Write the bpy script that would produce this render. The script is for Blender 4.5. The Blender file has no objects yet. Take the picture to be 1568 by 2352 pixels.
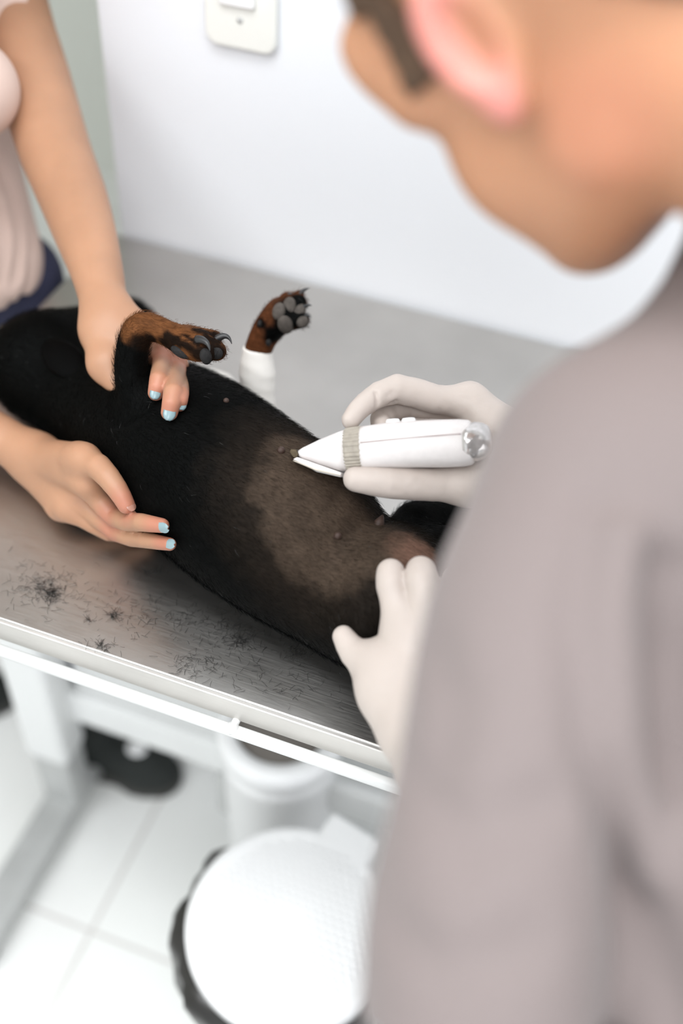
import bpy, bmesh, math, random
import numpy as np
from mathutils import Vector, Matrix

# ------------------------------------------------------------------ camera
ZT = 0.85                       # table top
HC = ZT + 0.76                  # lens height
FPX = 2445.0
_n = np.array([-184., 2324., FPX]); _l = np.array([-11884., -3514., FPX])
_dn = _n / np.linalg.norm(_n); _X = -_l / np.linalg.norm(_l); _X -= _dn * (_X @ _dn); _X /= np.linalg.norm(_X)
_Z = -_dn; _Y = np.cross(_Z, _X)
RW = np.stack([_X, _Y, _Z]); CAM = np.array([0., 0., HC])

def W(px, py, d):               # a point at real depth d along a line of sight
    return CAM + RW @ (np.array([px - 784., py - 1176., FPX]) / FPX) * d
def onz(px, py, z):
    r = RW @ (np.array([px - 784., py - 1176., FPX]) / FPX)
    return CAM + r * ((z - HC) / r[2])
def H(px, py, h): return onz(px, py, ZT + h)
def ony(px, py, y):
    r = RW @ (np.array([px - 784., py - 1176., FPX]) / FPX)
    return CAM + r * (y / r[1])
def depth(p): return float((RW.T @ (np.asarray(p) - CAM))[2])

C = bpy.context.scene.collection
S = bpy.context.scene
cam = bpy.data.cameras.new('camera'); co = bpy.data.objects.new('camera', cam); C.objects.link(co)
M = Matrix.Identity(4)
for i in range(3):
    M[i][0] = RW[i, 0]; M[i][1] = -RW[i, 1]; M[i][2] = -RW[i, 2]; M[i][3] = CAM[i]
co.matrix_world = M
cam.sensor_fit = 'VERTICAL'; cam.sensor_height = 36; cam.sensor_width = 24
cam.lens = FPX / 2352 * 36
cam.clip_start = 0.02
cam.dof.use_dof = True; cam.dof.focus_distance = 0.90; cam.dof.aperture_fstop = 1.5
S.camera = co
S.view_settings.view_transform = 'Standard'; S.view_settings.look = 'None'
S.view_settings.gamma = 1; S.view_settings.exposure = 0.25
S.view_settings.use_curve_mapping = False
# ------------------------------------------------------------------ world and big lights
w = bpy.data.worlds.new('World'); S.world = w; w.use_nodes = True
w.node_tree.nodes['Background'].inputs[0].default_value = (0.9, 0.95, 1, 1)
w.node_tree.nodes['Background'].inputs[1].default_value = 1.0
def area(name, loc, rot, sx, sy, power, col=(1, 1, 1)):
    L = bpy.data.lights.new(name, 'AREA'); L.shape = 'RECTANGLE'; L.size = sx; L.size_y = sy; L.energy = power; L.color = col
    o = bpy.data.objects.new(name, L); C.objects.link(o); o.location = loc; o.rotation_euler = rot
    return o
area('window_daylight', (2.35, -1.0, 1.55), (0, math.radians(90), 0), 1.7, 2.2, 15, (1, 0.99, 0.98))
area('ceiling_lamp_light', (-0.3, 0.25, 2.62), (0, 0, 0), 1.2, 0.6, 18, (0.96, 0.98, 1.0))
area('ceiling_lamp_light', (0.4, -0.9, 2.62), (0, 0, 0), 1.2, 0.6, 18, (0.96, 0.98, 1.0))
area('ceiling_lamp_light', (-1.3, -0.7, 2.62), (0, 0, 0), 1.2, 0.6, 22, (0.96, 0.98, 1.0))

# ------------------------------------------------------------------ materials
def lin(r, g, b):
    f = lambda c: (c / 255 / 12.92) if c <= 10 else ((c / 255 + 0.055) / 1.055) ** 2.4
    return (f(r), f(g), f(b), 1)
def mat(name, col, rough=0.5, metal=0.0, sss=0.0, sssr=(1, 0.35, 0.2), noise=0.0, nscale=30, bump=0.0, bscale=200, attr=False, spec=0.5, coat=0.0, sheen=0.0):
    m = bpy.data.materials.new(name); m.use_nodes = True
    nt = m.node_tree; b = nt.nodes['Principled BSDF']
    b.inputs['Roughness'].default_value = rough; b.inputs['Metallic'].default_value = metal
    b.inputs['Specular IOR Level'].default_value = spec
    if coat: b.inputs['Coat Weight'].default_value = coat
    if sheen: b.inputs['Sheen Weight'].default_value = sheen
    if sss:
        b.inputs['Subsurface Weight'].default_value = sss; b.inputs['Subsurface Radius'].default_value = sssr
        b.inputs['Subsurface Scale'].default_value = 0.006
    tc = nt.nodes.new('ShaderNodeTexCoord')
    src = None
    if attr:
        a = nt.nodes.new('ShaderNodeAttribute'); a.attribute_name = 'Col'; src = a.outputs['Color']
    if noise:
        n = nt.nodes.new('ShaderNodeTexNoise'); n.inputs['Scale'].default_value = nscale; n.inputs['Detail'].default_value = 4
        nt.links.new(tc.outputs['Object'], n.inputs['Vector'])
        mp = nt.nodes.new('ShaderNodeMapRange'); mp.inputs[1].default_value = 0.3; mp.inputs[2].default_value = 0.7
        mp.inputs[3].default_value = 1 - noise; mp.inputs[4].default_value = 1 + noise
        nt.links.new(n.outputs[0], mp.inputs[0])
        mx = nt.nodes.new('ShaderNodeMix'); mx.data_type = 'RGBA'; mx.blend_type = 'MULTIPLY'; mx.inputs[0].default_value = 1
        if src: nt.links.new(src, mx.inputs[6])
        else: mx.inputs[6].default_value = col
        nt.links.new(mp.outputs[0], mx.inputs[7]); src = mx.outputs[2]
    if src: nt.links.new(src, b.inputs['Base Color'])
    else: b.inputs['Base Color'].default_value = col
    if bump:
        n2 = nt.nodes.new('ShaderNodeTexNoise'); n2.inputs['Scale'].default_value = bscale; n2.inputs['Detail'].default_value = 3
        nt.links.new(tc.outputs['Object'], n2.inputs['Vector'])
        bp = nt.nodes.new('ShaderNodeBump'); bp.inputs['Strength'].default_value = bump; bp.inputs['Distance'].default_value = 0.001
        nt.links.new(n2.outputs[0], bp.inputs['Height']); nt.links.new(bp.outputs[0], b.inputs['Normal'])
    return m

M_WALL = mat('white_paint', lin(240, 242, 246), 0.7, bump=0.1, bscale=60)
M_WALLG = mat('grey_green_paint', lin(228, 230, 222), 0.8, bump=0.1, bscale=60)
M_CEIL = mat('ceiling_paint', lin(235, 235, 233), 0.9)
M_WHITEMETAL = mat('white_powder_coat', lin(228, 229, 228), 0.35)
M_PLASTIC = mat('white_plastic', lin(250, 250, 250), 0.35, bump=0.05, bscale=90)
M_SWITCH = mat('switch_plastic', lin(240, 240, 234), 0.35)
M_GREYM = mat('galvanised_steel', lin(190, 191, 190), 0.5, 0.35, noise=0.08, nscale=20)
M_SKINW = mat('skin_warm', lin(205, 155, 122), 0.48, sss=0.22, noise=0.06, nscale=22, bump=0.10, bscale=900, attr=True)
M_SKINV = mat('skin_tan', lin(214, 160, 128), 0.5, sss=0.25, noise=0.06, nscale=25, bump=0.08, bscale=600, attr=True)
M_GLOVE = mat('latex_glove', lin(201, 189, 181), 0.5, sss=0.12, sssr=(1, .8, .7), noise=0.02, nscale=60, bump=0.10, bscale=350)
M_SHIRTV = mat('mauve_grey_cotton', lin(128, 117, 115), 0.85, bump=0.2, bscale=500, sheen=0.2)
M_SHIRTW = mat('pink_beige_cotton', lin(218, 192, 180), 0.85, bump=0.2, bscale=500)
M_JEANS = mat('dark_denim', lin(52, 54, 78), 0.9, noise=0.15, nscale=200, bump=0.2, bscale=700)
M_TROUS = mat('grey_trousers', lin(120, 116, 120), 0.9)
M_BLACKSHOE = mat('black_shoe_fabric', lin(34, 38, 36), 0.8, bump=0.2, bscale=400)
M_SOLE = mat('dark_sole', lin(66, 65, 62), 0.8)
M_HAIR = mat('brown_hair', lin(84, 62, 44), 0.7, noise=0.3, nscale=150)
M_NAIL = mat('pale_blue_polish', lin(186, 214, 220), 0.18, coat=0.4)
M_NAILN = mat('natural_nail', lin(222, 172, 152), 0.25, coat=0.3)
M_CLAW = mat('claw_horn', lin(40, 40, 41), 0.38, noise=0.25, nscale=180)
M_PAD = mat('paw_pad_skin', lin(33, 32, 32), 0.75, noise=0.25, nscale=260, spec=0.25, bump=0.5, bscale=900)
M_PADG = mat('grey_paw_pad_skin', lin(80, 74, 69), 0.75, spec=0.25, noise=0.2, nscale=260, bump=0.5, bscale=900)
M_BAND = mat('white_bandage', lin(240, 236, 230), 0.8, bump=0.3, bscale=900)
M_CLIP = mat('clipper_plastic', lin(230, 225, 223), 0.32, noise=.03, nscale=160)
M_BLADE = mat('brass_blade', lin(70, 61, 48), 0.35, 0.9, noise=0.2, nscale=300)
M_CHROME = mat('clear_cap_plastic', lin(200, 196, 194), 0.12, 0.55, noise=0.2, nscale=140)
M_SEAM = mat('seam_grey', lin(176, 160, 158), 0.6)
M_LINER = mat('black_bin_liner', lin(40, 38, 36), 0.3, bump=0.6, bscale=60)
M_GREYLID = mat('grey_brown_plastic', lin(120, 114, 108), 0.6)
M_BLACK = mat('black_plastic', lin(30, 30, 30), 0.5)
M_COLLAR = mat('olive_webbing', lin(92, 84, 62), 0.8, bump=0.4, bscale=500)
M_NIP = mat('nipple_skin', lin(62, 44, 36), 0.6)
M_CLIPHAIR = mat('black_hair_clippings', lin(22, 21, 20), 0.6)

def steel(name, col, rough, scale):
    m = bpy.data.materials.new(name); m.use_nodes = True; nt = m.node_tree; b = nt.nodes['Principled BSDF']
    b.inputs['Metallic'].default_value = 1
    tc = nt.nodes.new('ShaderNodeTexCoord'); mp = nt.nodes.new('ShaderNodeMapping'); mp.inputs['Scale'].default_value = scale
    n = nt.nodes.new('ShaderNodeTexNoise'); n.inputs['Scale'].default_value = 60; n.inputs['Detail'].default_value = 5
    nt.links.new(tc.outputs['Object'], mp.inputs[0]); nt.links.new(mp.outputs[0], n.inputs['Vector'])
    cr = nt.nodes.new('ShaderNodeMapRange'); cr.inputs[1].default_value = .3; cr.inputs[2].default_value = .7; cr.inputs[3].default_value = rough - .04; cr.inputs[4].default_value = rough + .05
    nt.links.new(n.outputs[0], cr.inputs[0]); nt.links.new(cr.outputs[0], b.inputs['Roughness'])
    n3 = nt.nodes.new('ShaderNodeTexNoise'); n3.inputs['Scale'].default_value = 7; n3.inputs['Detail'].default_value = 4
    nt.links.new(tc.outputs['Object'], n3.inputs['Vector'])
    c2 = nt.nodes.new('ShaderNodeMapRange'); c2.inputs[1].default_value = .35; c2.inputs[2].default_value = .65; c2.inputs[3].default_value = .92; c2.inputs[4].default_value = 1.06
    nt.links.new(n3.outputs[0], c2.inputs[0])
    mx = nt.nodes.new('ShaderNodeMix'); mx.data_type = 'RGBA'; mx.blend_type = 'MULTIPLY'; mx.inputs[0].default_value = 1; mx.inputs[6].default_value = col
    nt.links.new(c2.outputs[0], mx.inputs[7]); nt.links.new(mx.outputs[2], b.inputs['Base Color'])
    bp = nt.nodes.new('ShaderNodeBump'); bp.inputs['Strength'].default_value = .06; bp.inputs['Distance'].default_value = .0005
    nt.links.new(n.outputs[0], bp.inputs['Height']); nt.links.new(bp.outputs[0], b.inputs['Normal'])
    return m
M_STEEL = steel('brushed_steel_top', lin(194, 191, 187), 0.36, (0.6, 14, 1))
M_STRIP = steel('brushed_steel_edge', lin(216, 213, 209), 0.55, (0.6, 1, 14))

def tiles():
    m = bpy.data.materials.new('white_floor_tiles'); m.use_nodes = True; nt = m.node_tree; b = nt.nodes['Principled BSDF']
    b.inputs['Roughness'].default_value = 0.22
    tc = nt.nodes.new('ShaderNodeTexCoord'); mp = nt.nodes.new('ShaderNodeMapping')
    T = 0.45
    mp.inputs['Location'].default_value = (0.488 / T, -0.511 / T, 0); mp.inputs['Scale'].default_value = (1 / T, 1 / T, 1)
    br = nt.nodes.new('ShaderNodeTexBrick'); br.offset = 0; br.inputs['Scale'].default_value = 1
    br.inputs['Brick Width'].default_value = 1; br.inputs['Row Height'].default_value = 1
    br.inputs['Mortar Size'].default_value = 0.007; br.inputs['Mortar Smooth'].default_value = 0.1
    br.inputs['Color1'].default_value = lin(244, 245, 242); br.inputs['Color2'].default_value = lin(246, 246, 244); br.inputs['Mortar'].default_value = lin(214, 211, 208)
    nt.links.new(tc.outputs['Object'], mp.inputs[0]); nt.links.new(mp.outputs[0], br.inputs['Vector']); nt.links.new(br.outputs['Color'], b.inputs['Base Color'])
    return m
M_TILE = tiles()

# dog coat: painted by the 'Col' attribute, with fine fur streaks
def coat():
    m = bpy.data.materials.new('dog_coat'); m.use_nodes = True; nt = m.node_tree; b = nt.nodes['Principled BSDF']
    b.inputs['Roughness'].default_value = 0.65; b.inputs['Specular IOR Level'].default_value = 0.06
    tc = nt.nodes.new('ShaderNodeTexCoord'); mp = nt.nodes.new('ShaderNodeMapping')
    mp.inputs['Rotation'].default_value = (0, 0, math.radians(12)); mp.inputs['Scale'].default_value = (1, 4, 3)
    nt.links.new(tc.outputs['Object'], mp.inputs[0])
    n = nt.nodes.new('ShaderNodeTexNoise'); n.inputs['Scale'].default_value = 170; n.inputs['Detail'].default_value = 5
    nt.links.new(mp.outputs[0], n.inputs['Vector'])
    cr = nt.nodes.new('ShaderNodeMapRange'); cr.inputs[1].default_value = .3; cr.inputs[2].default_value = .7; cr.inputs[3].default_value = .72; cr.inputs[4].default_value = 1.28
    nt.links.new(n.outputs[0], cr.inputs[0])
    a = nt.nodes.new('ShaderNodeAttribute'); a.attribute_name = 'Col'
    mx = nt.nodes.new('ShaderNodeMix'); mx.data_type = 'RGBA'; mx.blend_type = 'MULTIPLY'; mx.inputs[0].default_value = 1
    nt.links.new(a.outputs['Color'], mx.inputs[6]); nt.links.new(cr.outputs[0], mx.inputs[7]); nt.links.new(mx.outputs[2], b.inputs['Base Color'])
    bp = nt.nodes.new('ShaderNodeBump'); bp.inputs['Strength'].default_value = .35; bp.inputs['Distance'].default_value = .001
    nt.links.new(n.outputs[0], bp.inputs['Height']); nt.links.new(bp.outputs[0], b.inputs['Normal'])
    return m
M_COAT = coat()

# ------------------------------------------------------------------ object helpers
def tag(o, label, cat, group=None, kind=None):
    if label: o['label'] = label
    if cat: o['category'] = cat
    if group: o['group'] = group
    if kind: o['kind'] = kind
    return o
def empty(name, loc, label, cat, group=None):
    o = bpy.data.objects.new(name, None); C.objects.link(o); o.location = loc; o.empty_display_size = .05
    bpy.context.view_layer.update()
    return tag(o, label, cat, group)
def link(name, me, m, parent=None, smooth=True, label=None):
    if smooth: me.polygons.foreach_set('use_smooth', [True] * len(me.polygons))
    o = bpy.data.objects.new(name, me); C.objects.link(o)
    if m: me.materials.append(m)
    if parent is not None:
        o.parent = parent
        o.matrix_parent_inverse = Matrix.Translation(-Vector(parent.location)) if parent.type == 'EMPTY' else Matrix.Identity(4)
    if label: o['label'] = label
    return o
def from_bm(name, bm, m, parent=None, smooth=False, bevel=0.0, segs=2, label=None):
    me = bpy.data.meshes.new(name); bmesh.ops.recalc_face_normals(bm, faces=bm.faces); bm.to_mesh(me); bm.free()
    o = link(name, me, m, parent, smooth, label)
    if bevel:
        b = o.modifiers.new('bevel', 'BEVEL'); b.width = bevel; b.segments = segs; b.limit_method = 'ANGLE'; b.angle_limit = math.radians(35)
        me.polygons.foreach_set('use_smooth', [True] * len(me.polygons))
        wn = o.modifiers.new('wn', 'WEIGHTED_NORMAL'); wn.keep_sharp = False
    return o
def box(bm, lo, hi):
    vs = [bm.verts.new((x, y, z)) for x in (lo[0], hi[0]) for y in (lo[1], hi[1]) for z in (lo[2], hi[2])]
    for f in ((0, 1, 3, 2), (4, 6, 7, 5), (0, 4, 5, 1), (2, 3, 7, 6), (0, 2, 6, 4), (1, 5, 7, 3)): bm.faces.new([vs[i] for i in f])
def frame_of(d):
    d = Vector(d).normalized(); u = d.orthogonal().normalized(); return d, u, d.cross(u)
def tube(bm, pts, rads, n=12, caps=True):
    rings = []
    pts = [Vector(p) for p in pts]
    if not hasattr(rads, '__len__'): rads = [rads] * len(pts)
    u = None
    for i, p in enumerate(pts):
        d = (pts[min(i + 1, len(pts) - 1)] - pts[max(i - 1, 0)]).normalized()
        if u is None: u = d.orthogonal().normalized()
        u = (u - d * u.dot(d)).normalized(); v = d.cross(u)
        rings.append([bm.verts.new(p + (u * math.cos(t) + v * math.sin(t)) * rads[i]) for t in [2 * math.pi * k / n for k in range(n)]])
    for a, b in zip(rings, rings[1:]):
        for k in range(n): bm.faces.new((a[k], a[(k + 1) % n], b[(k + 1) % n], b[k]))
    if caps: bm.faces.new(rings[0][::-1]); bm.faces.new(rings[-1])
def lathe(bm, prof, origin, axis=(0, 0, 1), n=48, a0=0, sx=1, sy=1, u=None):
    d = Vector(axis).normalized()
    if u is None: u = Vector((1, 0, 0)) if abs(d.z) > .9 else d.orthogonal().normalized()
    else: u = (Vector(u) - d * Vector(u).dot(d)).normalized()
    v = d.cross(u); o = Vector(origin)
    rings = []
    for r, h in prof:
        if r < 1e-6: rings.append([bm.verts.new(o + d * h)])
        else: rings.append([bm.verts.new(o + d * h + u * (math.cos(2 * math.pi * k / n) * r * sx) + v * (math.sin(2 * math.pi * k / n) * r * sy)) for k in range(n)])
    for a, b in zip(rings, rings[1:]):
        for k in range(n):
            if len(a) == 1 and len(b) == 1: continue
            if len(a) == 1: bm.faces.new((a[0], b[(k + 1) % n], b[k]))
            elif len(b) == 1: bm.faces.new((a[k], a[(k + 1) % n], b[0]))
            else: bm.faces.new((a[k], a[(k + 1) % n], b[(k + 1) % n], b[k]))

# ------------------------------------------------------------------ signed-distance modelling (organic bodies)
def smin(a, b, k):
    if k <= 0: return np.minimum(a, b)
    h = np.maximum(k - np.abs(a - b), 0) / k
    return np.minimum(a, b) - h * h * k * 0.25
def rcone(P, a, b, r1, r2):
    a = np.asarray(a, float); b = np.asarray(b, float)
    ba = b - a; l2 = ba @ ba
    if l2 < 1e-12: return np.linalg.norm(P - a, axis=1) - max(r1, r2)
    rr = r1 - r2; a2 = l2 - rr * rr
    if a2 <= 0: 
        return np.minimum(np.linalg.norm(P - a, axis=1) - r1, np.linalg.norm(P - b, axis=1) - r2)
    il2 = 1 / l2
    pa = P - a; y = pa @ ba; z = y - l2
    xx = pa * l2 - y[:, None] * ba; x2 = np.einsum('ij,ij->i', xx, xx)
    y2 = y * y * l2; z2 = z * z * l2
    k = np.sign(rr) * rr * rr * x2
    d = (np.sqrt(x2 * a2 * il2) + y * rr) * il2 - r1
    c1 = np.sign(z) * a2 * z2 > k
    c2 = np.sign(y) * a2 * y2 < k
    d = np.where(c2, np.sqrt(x2 + y2) * il2 - r1, d)
    d = np.where(c1, np.sqrt(x2 + z2) * il2 - r2, d)
    return d
def dense(pts, m=3):
    if len(pts) < 3: return pts
    q = [np.append(np.asarray(p, float), r) for p, r in pts]
    q = [2 * q[0] - q[1]] + q + [2 * q[-1] - q[-2]]
    out = []
    for i in range(1, len(q) - 2):
        a, b, c, d = q[i - 1:i + 3]
        for j in range(m):
            t = j / m
            out.append(.5 * (2 * b + (c - a) * t + (2 * a - 5 * b + 4 * c - d) * t * t + (3 * b - a - 3 * c + d) * t ** 3))
    out.append(q[-2])
    return [(o[:3], max(o[3], .001)) for o in out]
def chain(P, pts, k=0.004):
    d = None
    pts = dense(pts, 3 if k >= .01 else 2)
    for (a, ra), (b, rb) in zip(pts, pts[1:]):
        e = rcone(P, a, b, ra, rb)
        d = e if d is None else np.minimum(d, e)
    return d
def ell(P, c, ax, r):
    q = (P - np.asarray(c)) @ np.asarray(ax, float).T
    r = np.asarray(r, float)
    k0 = np.linalg.norm(q / r, axis=1); k1 = np.linalg.norm(q / (r * r), axis=1) + 1e-9
    return k0 * (k0 - 1) / k1
def axes_from(d, up):
    d = np.asarray(d, float); d = d / np.linalg.norm(d); up = np.asarray(up, float); u = up - d * (up @ d); u /= np.linalg.norm(u)
    return np.stack([d, np.cross(u, d), u])
def segd(P, a, b):
    a = np.asarray(a, float); b = np.asarray(b, float); ba = b - a
    t = np.clip(((P - a) @ ba) / max(ba @ ba, 1e-12), 0, 1)
    return np.linalg.norm(P - a - t[:, None] * ba, axis=1)
_rng = np.random.default_rng(3)
def vnoise(P, scale, seed=0):
    q = P * scale + seed * 17.13
    i = np.floor(q).astype(np.int64); f = q - i; f = f * f * (3 - 2 * f)
    def hsh(x, y, z):
        n = (x * 374761393 + y * 668265263 + z * 1274126177 + seed * 9781) & 0x7fffffff
        n = ((n ^ (n >> 13)) * 1274126177) & 0x7fffffff
        return ((n ^ (n >> 16)) & 0xffff) / 65535.0
    v = 0
    for dx in (0, 1):
        for dy in (0, 1):
            for dz in (0, 1):
                wgt = (f[:, 0] if dx else 1 - f[:, 0]) * (f[:, 1] if dy else 1 - f[:, 1]) * (f[:, 2] if dz else 1 - f[:, 2])
                v = v + wgt * hsh(i[:, 0] + dx, i[:, 1] + dy, i[:, 2] + dz)
    return v
def surface(f, lo, hi, h, smooth=2, margin=0.012):
    """surface nets over the zero set of f; returns verts, quads"""
    lo = np.asarray(lo, float); B = 8
    nb = np.ceil((np.asarray(hi, float) - lo) / (h * B)).astype(int)
    n = nb * B + 1
    g = np.stack(np.meshgrid(*[np.arange(k) for k in nb], indexing='ij'), -1).reshape(-1, 3)
    cen = lo + (g + 0.5) * B * h
    dc = f(cen)
    act = np.abs(dc) < B * h * 0.9 + margin
    V = np.empty(n, np.float32)
    sg = np.where(dc > 0, 1, -1).reshape(nb).astype(np.float32)
    V[:-1, :-1, :-1] = np.repeat(np.repeat(np.repeat(sg, B, 0), B, 1), B, 2)
    V[-1] = 1; V[:, -1] = 1; V[:, :, -1] = 1
    ga = g[act]
    off = np.stack(np.meshgrid(*[np.arange(B + 1)] * 3, indexing='ij'), -1).reshape(-1, 3)
    CH = 400
    for s in range(0, len(ga), CH):
        idx = (ga[s:s + CH, None, :] * B + off[None]).reshape(-1, 3)
        val = f(lo + idx * h)
        V[idx[:, 0], idx[:, 1], idx[:, 2]] = val
    ins = V < 0
    cs = [(a, b, c) for a in (0, 1) for b in (0, 1) for c in (0, 1)]
    cnt = np.zeros(np.array(n) - 1, np.int8)
    sl = lambda o, k: slice(o, k - 1 + o)
    for a, b, c in cs: cnt += ins[sl(a, n[0]), sl(b, n[1]), sl(c, n[2])]
    cells = np.argwhere((cnt > 0) & (cnt < 8))
    cid = np.full(np.array(n) - 1, -1, np.int64); cid[cells[:, 0], cells[:, 1], cells[:, 2]] = np.arange(len(cells))
    cv = np.stack([V[cells[:, 0] + a, cells[:, 1] + b, cells[:, 2] + c] for a, b, c in cs], 1)
    acc = np.zeros((len(cells), 3)); m = np.zeros(len(cells))
    for i in range(8):
        for j in range(i + 1, 8):
            if sum(abs(x - y) for x, y in zip(cs[i], cs[j])) != 1: continue
            a, b = cv[:, i], cv[:, j]; x = (a < 0) != (b < 0)
            t = np.where(x, a / np.where(x, a - b, 1), 0)
            p = np.asarray(cs[i]) + t[:, None] * (np.asarray(cs[j]) - np.asarray(cs[i]))
            acc[x] += p[x]; m[x] += 1
    verts = lo + (cells + acc / m[:, None]) * h
    quads = []
    for ax in range(3):
        u, v = (ax + 1) % 3, (ax + 2) % 3
        a = [slice(0, None)] * 3; b = [slice(0, None)] * 3
        a[ax] = slice(0, -1); b[ax] = slice(1, None)
        A = ins[tuple(a)]; Bq = ins[tuple(b)]
        e = np.argwhere(A != Bq)
        e = e[(e[:, u] > 0) & (e[:, v] > 0) & (e[:, u] < n[u] - 1) & (e[:, v] < n[v] - 1)]
        fl = A[e[:, 0], e[:, 1], e[:, 2]]
        def cc(du, dv):
            q = e.copy(); q[:, u] -= du; q[:, v] -= dv; return cid[q[:, 0], q[:, 1], q[:, 2]]
        q = np.stack([cc(1, 1), cc(0, 1), cc(0, 0), cc(1, 0)], 1)
        q[~fl] = q[~fl][:, ::-1]
        quads.append(q)
    Q = np.concatenate(quads); Q = Q[(Q >= 0).all(1)]
    for _ in range(smooth):
        E = np.concatenate([Q[:, [0, 1]], Q[:, [1, 2]], Q[:, [2, 3]], Q[:, [3, 0]]])
        s = np.zeros_like(verts); c = np.zeros(len(verts))
        for k in range(3):
            s[:, k] = np.bincount(E[:, 0], verts[E[:, 1], k], len(verts)) + np.bincount(E[:, 1], verts[E[:, 0], k], len(verts))
        c = np.bincount(E[:, 0], minlength=len(verts)) + np.bincount(E[:, 1], minlength=len(verts))
        verts = 0.4 * verts + 0.6 * s / np.maximum(c, 1)[:, None]
    e = h * 0.5
    for _ in range(2):
        f0 = f(verts)
        gr = np.stack([f(verts + np.eye(3)[k] * e) - f0 for k in range(3)], 1) / e
        st = f0[:, None] * gr / np.maximum((gr * gr).sum(1), .2)[:, None]
        verts = verts - np.clip(st, -h, h)
    return verts, Q
def mesh_from(name, parts, colfn=None):
    V = np.concatenate([p[0] for p in parts]); o = 0; Qs = []
    for v, q in parts: Qs.append(q + o); o += len(v)
    Q = np.concatenate(Qs)
    me = bpy.data.meshes.new(name)
    me.vertices.add(len(V)); me.vertices.foreach_set('co', V.astype(np.float32).ravel())
    me.loops.add(Q.size); me.loops.foreach_set('vertex_index', Q.astype(np.int32).ravel())
    me.polygons.add(len(Q)); me.polygons.foreach_set('loop_start', np.arange(0, Q.size, 4, dtype=np.int32))
    me.update(calc_edges=True); me.validate()
    if colfn is not None and len(me.vertices) == len(V):
        a = me.color_attributes.new('Col', 'FLOAT_COLOR', 'POINT')
        c = np.ones((len(V), 4), np.float32); c[:, :3] = colfn(V); a.data.foreach_set('color', c.ravel())
    return me
def sdf_obj(name, f, lo, hi, h, m, parent=None, colfn=None, label=None, smooth=2):
    return link(name, mesh_from(name, [surface(f, lo, hi, h, smooth)], colfn), m, parent, True, label)
def bounds(pts, pad):
    a = np.array(pts); return a.min(0) - pad, a.max(0) + pad
def hit(f, px, py, d0=0.6, d1=1.4):
    d = d0
    for _ in range(200):
        v = float(f(W(px, py, d)[None])[0])
        if v < 0.0003: break
        d += max(v * 0.8, 0.0004)
        if d > d1: return None
    return d
def grad(f, p, e=0.001):
    p = np.asarray(p, float); g = np.array([float(f((p + np.eye(3)[k] * e)[None])[0] - f((p - np.eye(3)[k] * e)[None])[0]) for k in range(3)])
    return g / (np.linalg.norm(g) + 1e-9)
def sstep(a, b, x):
    t = np.clip((x - a) / (b - a), 0, 1); return t * t * (3 - 2 * t)

exec_parts = True
# ================================================================== SETTING
def struct(name, bm, m, **k):
    o = from_bm(name, bm, m, **k); o['kind'] = 'structure'; return o
XW = -0.631                     # where the wall behind the table ends
bm = bmesh.new(); box(bm, (-3.0, -2.2, -0.1), (2.5, 2.6, 0)); struct('floor', bm, M_TILE)
bm = bmesh.new(); box(bm, (-3.0, -2.2, 2.7), (2.5, 2.6, 2.8)); struct('ceiling', bm, M_CEIL)
bm = bmesh.new(); box(bm, (XW, 1.055, 0), (2.5, 1.2, 2.7)); struct('wall_back', bm, M_WALL)
bm = bmesh.new(); box(bm, (-3.0, 2.5, 0), (2.5, 2.6, 2.7)); struct('wall_far', bm, M_WALLG)
bm = bmesh.new(); box(bm, (-3.1, -2.2, 0), (-3.0, 2.6, 2.7)); struct('wall_left', bm, M_WALLG)
bm = bmesh.new(); box(bm, (-3.1, -2.3, 0), (2.6, -2.2, 2.7)); struct('wall_front', bm, M_WALL)
bm = bmesh.new()
box(bm, (2.5, -2.2, 0), (2.6, 2.6, 0.7)); box(bm, (2.5, -2.2, 2.4), (2.6, 2.6, 2.7)); box(bm, (2.5, -2.2, 0.7), (2.6, -2.1, 2.4)); box(bm, (2.5, 0.1, 0.7), (2.6, 2.6, 2.4))
struct('wall_right', bm, M_WALL)

# ================================================================== EXAMINATION TABLE
YF, YB, XL, XR = 0.456, 1.049, -0.645, 0.62
tb = empty('examination_table', (0, 0.75, 0), 'steel topped examination table on white lifting columns against the wall', 'table')
bm = bmesh.new(); box(bm, (XL, YF + .0015, ZT - 0.012), (XR, YB, ZT)); from_bm('table_top', bm, M_STEEL, tb, bevel=0.0025, segs=3, label='brushed stainless steel top')
bm = bmesh.new(); box(bm, (XL, YF - 0.0015, ZT - 0.0285), (XR, YF + 0.02, ZT - 0.0012)); from_bm('edge_strip', bm, M_STRIP, tb, bevel=0.0015)
bm = bmesh.new(); box(bm, (XL + .03, YF + .03, ZT - .05), (XR - .03, YB - .03, ZT - .0125)); from_bm('under_frame', bm, M_WHITEMETAL, tb, bevel=.003)
RY = YF - 0.010; RZ = ony(560, 1687, RY)[2]
bm = bmesh.new(); tube(bm, [(XL, RY, RZ), (XR, RY, RZ)], 0.0056, 20); from_bm('side_rail', bm, M_WHITEMETAL, tb, True)
pb = ony(533, 1660, RY)
for x in (pb[0] - .42, pb[0], pb[0] + .42):
    bm = bmesh.new(); tube(bm, [(x, RY, RZ), (x, RY, ZT - .026)], 0.0055, 16); tube(bm, [(x, RY, ZT - .0285), (x, YF + .01, ZT - .0285)], 0.0035, 12)
    from_bm('rail_bracket', bm, M_WHITEMETAL, tb, True)
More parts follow.
